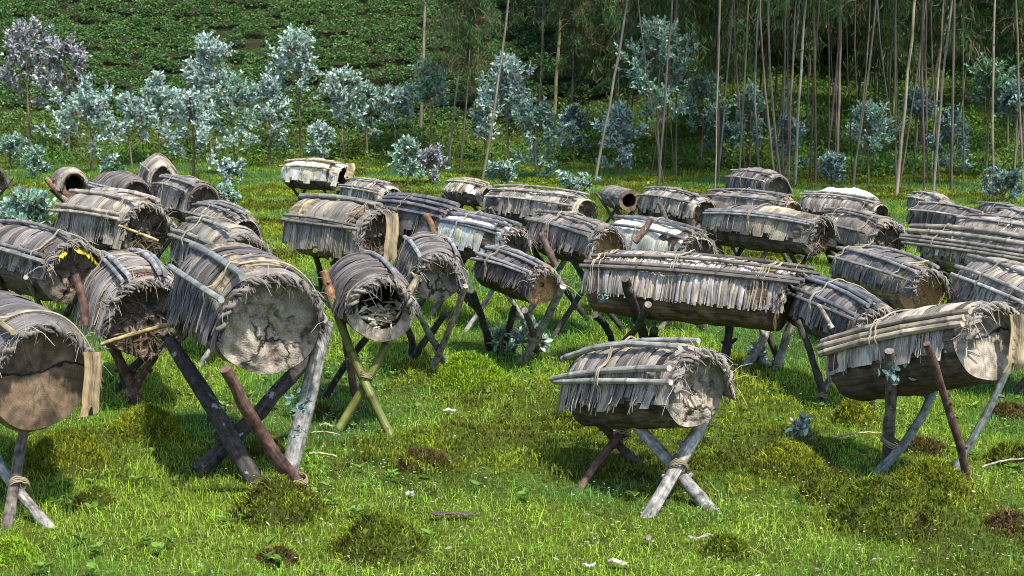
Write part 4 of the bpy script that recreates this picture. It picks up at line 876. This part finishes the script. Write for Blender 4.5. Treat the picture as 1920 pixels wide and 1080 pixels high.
MOUNDS = [  # px centre x, base y, width px, hue, label
 (522, 985, 185, 'o', 'wide olive moss mound at the feet of the largest hive'), (712, 1052, 190, 'o', 'broad moss mound at the bottom, nearest to the wide olive one'),
 (128, 888, 150, 'y', 'yellowish moss mound left of the largest hive'), (500, 872, 90, 'o', 'small moss mound between the crossed legs of the largest hive'),
 (880, 742, 150, 'g', 'bright green grassy hummock right of the bamboo legs'), (795, 895, 110, 'b', 'low brown moss patch in the open grass'),
 (1325, 892, 105, 'o', 'round moss cushion right of the low front hive legs'), (1480, 905, 150, 'y', 'domed yellow-green moss mound between the two right front hives'),
 (1660, 1000, 215, 'o', 'largest moss mound at the lower right'), (1545, 955, 110, 'o', 'moss mound joined to the left of the largest lower right one'),
 (1745, 945, 170, 'y', 'yellow-green moss mound under the hive with three tan poles'), (1730, 862, 90, 'b', 'reddish brown moss mound behind the crossed legs at the right'),
 (1892, 1010, 100, 'b', 'brown moss mound cut by the right edge'), (1362, 1055, 95, 'o', 'small moss mound at the lower right of the low front hive'),
 (1072, 820, 110, 'o', 'moss mound left of the low front hive'), (20, 1068, 95, 'g', 'bright yellow-green moss tuft in the lower left corner'),
 (178, 965, 75, 'o', 'little moss tuft right of the left front hive legs'), (1605, 808, 90, 'y', 'yellow moss mound behind the right front hive'),
 (1890, 800, 80, 'b', 'dark moss mound behind the right front hive at the edge'), (590, 800, 90, 'o', 'moss patch left of the bamboo legs'),
 (270, 830, 140, 'y', 'spreading moss patch under the left hives'), (1895, 885, 100, 'o', 'moss mound right of the reddish leg'), (520, 1070, 80, 'b', 'brownish moss clump at the bottom edge'),
]
MOUNDP = []
def tufts(rng, x, y, per, r):
    k = max(1, len(x) // per); n = len(x); i = rng.integers(k, size=n); cx, cy = x[:k][i], y[:k][i]; rr = np.broadcast_to(r, (n,)) * np.sqrt(rng.uniform(size=n)); a = rng.uniform(0, 6.28, n)
    return cx + rr * np.cos(a), cy + rr * np.sin(a), i, 1 - .55 * (rr / r) ** 2, rng.uniform(.55, 1.35, k)[i]
def mound(seed, cx, by, wpx, hue, label):
    rng = np.random.default_rng(seed + 300); g = G(cx, by - 18); dd = (g - CAM) @ FWD; R = wpx * dd / FPX * .5; ht = min(.20, R * .72) * rng.uniform(.8, 1.1)
    if hue == 'b': ht *= .75
    MOUNDP.append((g[0], g[1], R * 1.0)); mb = MB()
    na, nr = 30, 9; a = np.linspace(0, 2 * math.pi, na + 1)[:-1]; rs = np.linspace(0.02, 1.15, nr)
    X = rs[:, None] * np.cos(a) * R * (1 + .16 * np.sin(2 * a + seed)); Y = rs[:, None] * np.sin(a) * R * .9 * (1 + .12 * np.sin(3 * a + seed * 2))
    def zt(X, Y):
        r = np.sqrt((X / R) ** 2 + (Y / (R * .9)) ** 2); return ht * np.clip(1 - r ** 2.2, -.25, 1) * (.55 + .9 * fbm((X + g[0]) * 7, (Y + g[1]) * 7, 4)) + H(X + g[0], Y + g[1]) - .006
    Z = zt(X, Y); i, j = np.meshgrid(np.arange(nr - 1), np.arange(na), indexing='ij'); i = i.ravel(); j = j.ravel(); j2 = (j + 1) % na
    q = np.stack([i * na + j, i * na + j2, (i + 1) * na + j2, (i + 1) * na + j], 1)
    mb.add(np.stack([X + g[0], Y + g[1], Z], -1).reshape(-1, 3), q, (.055, .062, .014))
    n = int(11000 * (R / .2) ** 1.8); n = min(n, 30000)
    rr = np.sqrt(rng.uniform(size=n)) * 1.08; aa = rng.uniform(0, 6.28, n); x = rr * np.cos(aa) * R; y = rr * np.sin(aa) * R * .9
    x, y, ti, th, tj = tufts(rng, x, y, 12, .017)
    z = zt(x, y)
    pal = {'o': [(.085, .11, .012), (.055, .07, .010), (.12, .145, .014), (.045, .04, .012)], 'y': [(.14, .16, .012), (.10, .12, .012), (.07, .08, .01), (.16, .17, .015)],
           'g': [(.12, .20, .012), (.16, .22, .014), (.10, .15, .012)], 'b': [(.06, .04, .018), (.08, .07, .014), (.045, .035, .014), (.10, .06, .03)]}[hue]
    pal = [tuple(1.75 * q for q in c_) for c_ in pal]
    pal = np.array(pal); pt = np.clip((fbm((x + g[0]) * 10, (y + g[1]) * 10, 61) - .3) / .4 * len(pal), 0, len(pal) - 1).astype(int)
    pt = np.where(rng.uniform(size=n) < .3, rng.integers(len(pal), size=n), pt)
    pt = pt[np.unique(ti, return_index=True)[1]][np.unique(ti, return_inverse=True)[1]]; c = pal[pt] * rng.uniform(.45, 1.6, (n, 1))
    blades(mb, rng, x + g[0], y + g[1], z - .008, rng.uniform(.024, .036, n) * th * tj, rng.uniform(.002, .004, n), .5, c, .45)
    o = mb.build('moss_mound', M_moss, None, g); tag(o, label, 'moss mound', 'moss mounds in the grass')
for i, m in enumerate(MOUNDS): mound(i, *m)
rng = np.random.default_rng(11)
def mossy(x, y): return sstep(.56, .71, fbm(x * .9 + 3, y * .7, 41) + .09 * sstep(9, 16, y))
def grass():
    mb = MB(); x, y = sample_view(rng, 800000, 3.2, 31, 1.2)
    keep = rng.uniform(size=len(x)) > mossy(x, y) * .75
    for (a, b, r) in MOUNDP: keep &= ((x - a) ** 2 + ((y - b) / .9) ** 2 > (r * .85) ** 2) | (rng.uniform(size=len(x)) < .05)
    x, y = x[keep], y[keep]; n = len(x); z = H(x, y) - .006
    big = np.clip((y / 5.5) ** .75, .75, 3.6)
    h = rng.gamma(5, .0048, n) * (.65 + .8 * fbm(x * 1.7, y * 1.7, 51)) * np.clip(big, .9, 1.5)
    tall = rng.uniform(size=n) < .012; h[tall] *= 2.3
    t = fbm(x * 1.1, y * 1.1, 55); t2 = rng.uniform(size=n)
    A = np.array([.165, .34, .048]); B = np.array([.28, .42, .048]); C = np.array([.105, .25, .072])
    c = A + (B - A) * sstep(.45, .65, t)[:, None]; c = c + (C - c) * (sstep(.55, .38, t) * .8)[:, None]
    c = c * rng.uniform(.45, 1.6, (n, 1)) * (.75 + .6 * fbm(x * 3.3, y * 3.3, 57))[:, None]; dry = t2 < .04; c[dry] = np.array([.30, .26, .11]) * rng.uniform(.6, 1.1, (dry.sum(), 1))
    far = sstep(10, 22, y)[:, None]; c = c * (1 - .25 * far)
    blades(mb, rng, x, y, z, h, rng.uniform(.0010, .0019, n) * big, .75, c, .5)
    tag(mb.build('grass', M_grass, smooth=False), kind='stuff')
def moss():
    mb = MB(); x, y = sample_view(rng, 620000, 3.4, 31, 1.15)
    keep = rng.uniform(size=len(x)) < mossy(x, y) * .95; x, y = x[keep], y[keep]; n = len(x); x, y, ti, th, tj = tufts(rng, x, y, 11, .017 * np.clip((y / 5.5), .8, 4))
    lump = mossy(x, y); z = H(x, y) + lump * .07 * fbm(x * 4.5, y * 4.5, 43) - .006
    big = np.clip((y / 5.5) ** .8, .8, 3.8)
    pal = np.array([(.085, .10, .012), (.13, .15, .014), (.075, .095, .013), (.17, .205, .018), (.075, .075, .015)])
    k = np.clip((fbm(x * 2.2, y * 2.2, 61) - .28) / .44 * 5 + rng.normal(size=n) * .7, 0, 4).astype(int)
    k = np.array([4, 2, 0, 1, 3])[k]
    c = 1.45 * pal[k] * rng.uniform(.6, 1.45, (n, 1))
    blades(mb, rng, x, y, z, rng.uniform(.024, .038, n) * th * tj * np.clip(big, 1, 1.8), rng.uniform(.002, .004, n) * big, .5, c, .5)
    tag(mb.build('moss', M_moss, smooth=False), kind='stuff')
grass(); moss()
def flowers():
    mb = MB(); x, y = sample_view(rng, 12000, 3.4, 15, 1.0)
    keep = rng.uniform(size=len(x)) < sstep(.42, .62, fbm(x * 1.3, y * 1.3, 71)); x, y = x[keep], y[keep]; n = len(x)
    z = H(x, y) + rng.uniform(.025, .05, n); pos = np.stack([x, y, z], 1); r = rng.uniform(.0025, .0050, n)
    for k in range(5):
        a = rng.uniform(0, 6.28, n); d = np.stack([np.cos(a), np.sin(a), .4 + 0 * a], 1)
        leaves(mb, pos, d, np.tile([0., 0, 1], (n, 1)) + rng.normal(size=(n, 3)) * .2, r * 1.5, r * 1.3, np.tile([.62, .62, .48], (n, 1)) * rng.uniform(.7, 1.15, (n, 1)), False)
    tag(mb.build('clover_flowers', M_grass, smooth=False), kind='stuff')
flowers()

def litter():
    mb = MB(); x, y = sample_view(rng, 9000, 3.4, 14, 1.1); keep = rng.uniform(size=len(x)) < .15 + sstep(.45, .65, fbm(x * 1.1, y * 1.1, 83)); x, y = x[keep], y[keep]; n = len(x)
    pos = np.stack([x, y, H(x, y) + rng.uniform(.018, .035, n)], 1); d = rng.normal(size=(n, 3)) * [1, 1, .3]; l = rng.uniform(.008, .03, n)
    cs = np.array([(.30, .24, .14), (.16, .11, .07), (.42, .36, .24), (.07, .055, .04), (.24, .22, .18)])[rng.integers(5, size=n)] * rng.uniform(.6, 1.3, (n, 1))
    leaves(mb, pos, d, nrm(rng.normal(size=(n, 3)) * .4 + [0, 0, 1]), l, l * rng.uniform(.1, .45, n), cs, False)
    tag(mb.build('leaf_litter', M_thatch, smooth=False), kind='stuff')
litter()
def weeds():
    mb = MB(); x, y = sample_view(rng, 1400, 3.4, 13, 1.0); keep = rng.uniform(size=len(x)) < sstep(.42, .62, fbm(x * .8 + 9, y * .8, 91)); x, y = x[keep], y[keep]; n = len(x)
    for k in range(7):
        a = rng.uniform(0, 6.28, n); d = np.stack([np.cos(a), np.sin(a), rng.uniform(.1, .6, n)], 1); l = rng.uniform(.018, .045, n)
        pos = np.stack([x, y, H(x, y) + rng.uniform(.012, .03, n)], 1)
        leaves(mb, pos, d, np.tile([0., 0, 1], (n, 1)) + rng.normal(size=(n, 3)) * .25, l, l * .5, np.array([.13, .23, .035]) * rng.uniform(.5, 1.5, (n, 1)), True)
    tag(mb.build('broadleaf_weeds', M_grass, smooth=False), kind='stuff')
weeds()
# ------------------------------------------------------------------ plastic, litter, sprouts
def sheet(name, mat, pts, thick, parent=None, origin=None, label=None, cat=None):
    P_ = np.asarray(pts); a, b = P_.shape[:2]; mb = MB(); nv = nrm(np.cross(np.gradient(P_, axis=0), np.gradient(P_, axis=1)))
    V = np.concatenate([P_.reshape(-1, 3), (P_ - nv * thick).reshape(-1, 3)]); i, j = np.meshgrid(np.arange(a - 1), np.arange(b - 1), indexing='ij'); i = i.ravel(); j = j.ravel()
    q = np.stack([i * b + j, i * b + j + 1, (i + 1) * b + j + 1, (i + 1) * b + j], 1); m = a * b
    ed = []
    for r in (0, a - 1): ed += [[r * b + k, r * b + k + 1, r * b + k + 1 + m, r * b + k + m] for k in range(b - 1)]
    for c in (0, b - 1): ed += [[k * b + c, (k + 1) * b + c, (k + 1) * b + c + m, k * b + c + m] for k in range(a - 1)]
    mb.add(V, [q, q[:, ::-1] + m, np.array(ed)]); o = mb.build(name, mat, parent, origin, True)
    if label: tag(o, label, cat)
    return o
def on_cover(h, s0, s1, a0, a1, off, jit, seed, na=12, nb=18, slump=0.):
    r = np.random.default_rng(seed); s = np.linspace(s0, s1, na)[:, None] * np.ones(nb); t = np.linspace(rad(a0), rad(a1), nb)[None, :] * h['RC'] * np.ones((na, 1))
    edge = np.zeros((na, nb)); s = s + r.normal(size=s.shape) * jit * .6; t = t + r.normal(size=t.shape) * jit * .6
    o = off + jit * 2 * (fbm(s * 14, t * 14, seed) - .3) + r.normal(size=s.shape) * jit * .25
    return h['cpos'](s, t, o)
def lump_sheet(h, s0, s1, a0, a1, off, seed, na=26, nb=26):
    s = np.linspace(s0, s1, na)[:, None] * np.ones(nb); t = np.linspace(rad(a0), rad(a1), nb)[None, :] * h['RC'] * np.ones((na, 1))
    m = np.minimum(1, np.minimum((s - s0), (s1 - s)) / .1) * np.minimum(1, np.minimum(t - t[0, 0], t[0, -1] - t) / .05)
    o = off + (.012 + .038 * fbm(s * 5 + 3, t * 6, seed, 2) + .045 * np.abs(fbm(s * 16, t * 16, seed + 5, 3) - .5)) * m
    s = s + .05 * (fbm(t * 9, s * 9, seed + 1) - .5); return h['cpos'](s, t, o)
h = HV['am']; sheet('plastic_sheet', M_whi, lump_sheet(h, .08, .84, -80, 12, .03, 3), .002, label='crumpled white plastic sheet lying on a hive cover', cat='plastic sheet')
h = HV['o']
for k, (a0, a1) in enumerate(((-78, -52), (-50, 2), (22, 44))):
    pts = on_cover(h, h['L'] - .05, h['L'] + .095, a0, a1, -.014, .012, 20 + k, 8, 10)
    pts[-1] -= np.array([0, 0, .02]) * np.random.default_rng(k).uniform(.3, 2.0, (10, 1))
    sheet('plastic_lining', M_yel, pts, .0015, h['root'], h['base'])
h = HV['k']; sheet('plastic_wrap', M_blu, on_cover(h, .02, h['L'] * .95, 40, 128, -.012, .012, 31, 14, 14), .002, h['root'], h['base'])
# hanging tan bark flap on the left front hive and on the smooth hood
def flap(h, s0, s1, a0, a1, off, seed, col, drop):
    r = np.random.default_rng(seed); mb = MB(); pts = on_cover(h, s0, s1, a0, a1, off, .006, seed, 6, 14)
    pts[:, :, 2] -= np.linspace(0, 1, 14)[None, :] * drop
    a, b = pts.shape[:2]; i, j = np.meshgrid(np.arange(a - 1), np.arange(b - 1), indexing='ij'); i = i.ravel(); j = j.ravel()
    q = np.stack([i * b + j, i * b + j + 1, (i + 1) * b + j + 1, (i + 1) * b + j], 1)
    u, v = np.meshgrid(np.linspace(0, .12, a), np.linspace(0, .3, b), indexing='ij')
    mb.add(pts.reshape(-1, 3), q, col, np.stack([u, v], -1).reshape(-1, 2)); mb.build('bark_flap', M_thatch, h['root'], h['base'])
def hang(h, px, d, seed, col, name='bark_flap'):
    r = np.random.default_rng(seed); (x0, x1, y0, y1) = px; na, nb = 6, 12
    pts = np.array([[P(x0 + (x1 - x0) * i / 5 + 2.5 * math.sin(j * .5), y0 + (y1 - y0) * j / 11, d + .012 * math.sin(i * 1.3) + .004 * r.normal()) for j in range(nb)] for i in range(na)])
    pts[:, -1] += r.normal(size=(na, 3)) * .016
    i, j = np.meshgrid(np.arange(na - 1), np.arange(nb - 1), indexing='ij'); i = i.ravel(); j = j.ravel()
    q = np.stack([i * nb + j, i * nb + j + 1, (i + 1) * nb + j + 1, (i + 1) * nb + j], 1)
    u, v = np.meshgrid(np.linspace(0, .09, na), np.linspace(0, .3, nb), indexing='ij'); uv = np.stack([u, v], -1).reshape(-1, 2)
    mb = MB(); mb.add(pts.reshape(-1, 3), q, col, uv); mb.add((pts + [0, .004, 0]).reshape(-1, 3), q[:, ::-1], col, uv); mb.build(name, M_thatch, h['root'], h['base'])
hang(HV['a'], (156, 188, 660, 770), 4.83, 5, (.34, .25, .14))
hang(HV['y'], (722, 746, 400, 486), 9.75, 6, (.36, .28, .17)); hang(HV['z'], (648, 664, 306, 336), 15.25, 8, (.46, .37, .22)); hang(HV['i'], (1893, 1925, 590, 690), 5.25, 9, (.40, .32, .19))

def scrap(seed, x, y, lpx, wpx, ang, col, label, name='bark_scrap'):
    r = np.random.default_rng(seed + 60); g = G(x, y); dd = (g - CAM) @ FWD; L = lpx * dd / FPX; W = wpx * dd / FPX
    na, nb = 12, 5; t = np.linspace(-.5, .5, na)[:, None] * np.ones(nb); v = np.linspace(-.5, .5, nb)[None, :] * np.ones((na, 1))
    wv = W * (1 - (2 * np.abs(t)) ** 3 * .7) * (1 + .25 * r.normal(size=(na, 1)))
    X = L * t; Y = wv * v + .05 * L * np.sin(t * 4); Z = .02 + .22 * W * (1 - 4 * v ** 2) + .004 * np.sin(t * 7 + seed) + r.normal(size=t.shape) * .0015
    c, s = math.cos(ang), math.sin(ang)
    pts = np.stack([g[0] + X * c - Y * s, g[1] + X * s + Y * c, g[2] + Z], -1)
    mb = MB(); i, j = np.meshgrid(np.arange(na - 1), np.arange(nb - 1), indexing='ij'); i = i.ravel(); j = j.ravel()
    q = np.stack([i * nb + j, i * nb + j + 1, (i + 1) * nb + j + 1, (i + 1) * nb + j], 1)
    mb.add(pts.reshape(-1, 3), q, col, np.stack([Y, X], -1).reshape(-1, 2)); mb.add((pts - [0, 0, .003]).reshape(-1, 3), q[:, ::-1], np.asarray(col) * .8, np.stack([Y, X], -1).reshape(-1, 2))
    tag(mb.build(name, M_thatch, None, g), label, 'bark scrap', 'bits of bark lying in the grass')
scrap(1, 848, 974, 80, 16, -.25, (.11, .08, .065), 'dark curled bark scrap in the foreground grass')
scrap(2, 842, 778, 26, 9, .1, (.62, .60, .54), 'small white chip in the open grass right of the bamboo legs')
scrap(3, 1160, 1066, 44, 12, -.5, (.55, .50, .40), 'pale curved bark chip at the bottom edge')
scrap(4, 1104, 1074, 28, 11, .2, (.45, .46, .44), 'grey chip beside the pale curved one at the bottom edge')
scrap(5, 1214, 1022, 22, 13, 1.0, (.24, .20, .17), 'brown bark bit standing in the grass below the low front hive')
scrap(6, 1315, 1020, 52, 7, .1, (.40, .33, .28), 'slim pinkish bark strip right of the brown bit')
scrap(7, 420, 768, 26, 8, -.5, (.50, .40, .28), 'tan chip under the largest hive')
scrap(8, 612, 806, 34, 8, -.6, (.46, .38, .26), 'tan bark strip at the left bamboo foot')
scrap(9, 768, 934, 24, 8, .9, (.50, .50, .46), 'whitish flake left of the dark curled scrap')
def twig(seed, x0, y0, x1, y1, wpx, col, label, lift=.035):
    r = np.random.default_rng(seed + 80); a, b = G(x0, y0), G(x1, y1); dd = (a - CAM) @ FWD; mb = MB()
    t = np.linspace(0, 1, 12)[:, None]; pts = a + (b - a) * t + np.array([0, 0, 1]) * (lift + .008 * np.sin(t * 3.1)) + r.normal(size=(12, 3)) * .0012
    tube(mb, pts, wpx * .5 * dd / FPX * (1 - .4 * t[:, 0]), 6, col); tag(mb.build('twig', M_leg, None, a), label, 'twig', 'twigs lying in the grass')
twig(1, 1560, 836, 1652, 826, 5, (.42, .33, .17), 'straight straw-coloured stick left of the thick right front leg')
twig(2, 580, 868, 632, 872, 5, (.50, .42, .24), 'pale straw lying right of the largest hive legs')
twig(3, 1592, 870, 1640, 876, 4, (.35, .2, .1), 'short reddish twig below the straw-coloured stick')
twig(4, 1840, 892, 1925, 876, 5, (.32, .27, .22), 'grey twig at the right edge by the moss')
twig(5, 585, 852, 640, 856, 3, (.40, .34, .2), 'bent grass stalk above the pale straw', .09)
def sprout(seed, x, y, hpx, hue, label):
    g = G(x, y); dd = (g - CAM) @ FWD; h = hpx * dd / FPX
    sapling(seed + 400, g, h, h * .9, .08, hue, label, group='eucalyptus sprouts in the grass', leaf=.034 * (dd / 6), dens=.22, name='eucalyptus_sprout')
sprout(1, 992, 676, 62, 'blue', 'leafy blue sprout at the foot of the grey leg of the orange-faced hive')
sprout(2, 1498, 838, 48, 'blue', 'small blue sprout between the two right front hives')
sprout(3, 940, 668, 40, 'teal', 'teal sprout left of the grey leg of the orange-faced hive')
sprout(4, 1420, 690, 34, 'blue', 'bluish sprout under the right end of the longest hive')
def leg_sprig(hk, x, y, d, seed, npx=34):
    h = HV[hk]; r = np.random.default_rng(seed); c = P(x, y, d); k = 26; mb = MB(); R = npx * .5 * d / FPX
    leaves(mb, c + r.normal(size=(k, 3)) * R * .6, r.normal(size=(k, 3)) + [0, -.5, .2], nrm(r.normal(size=(k, 3)) + [0, -.5, 1]), R * .8, R * .45, np.array([.14, .24, .24]) * r.uniform(.5, 1.5, (k, 1)))
    mb.build('sprig_leaves', M_leaf, h['root'], h['base'], False)
leg_sprig('i', 1674, 700, 5.33, 1, 40); leg_sprig('c', 566, 760, 5.16, 2, 34); leg_sprig('c', 562, 810, 5.12, 3, 22); leg_sprig('g', 1128, 560, 7.25, 4, 16)
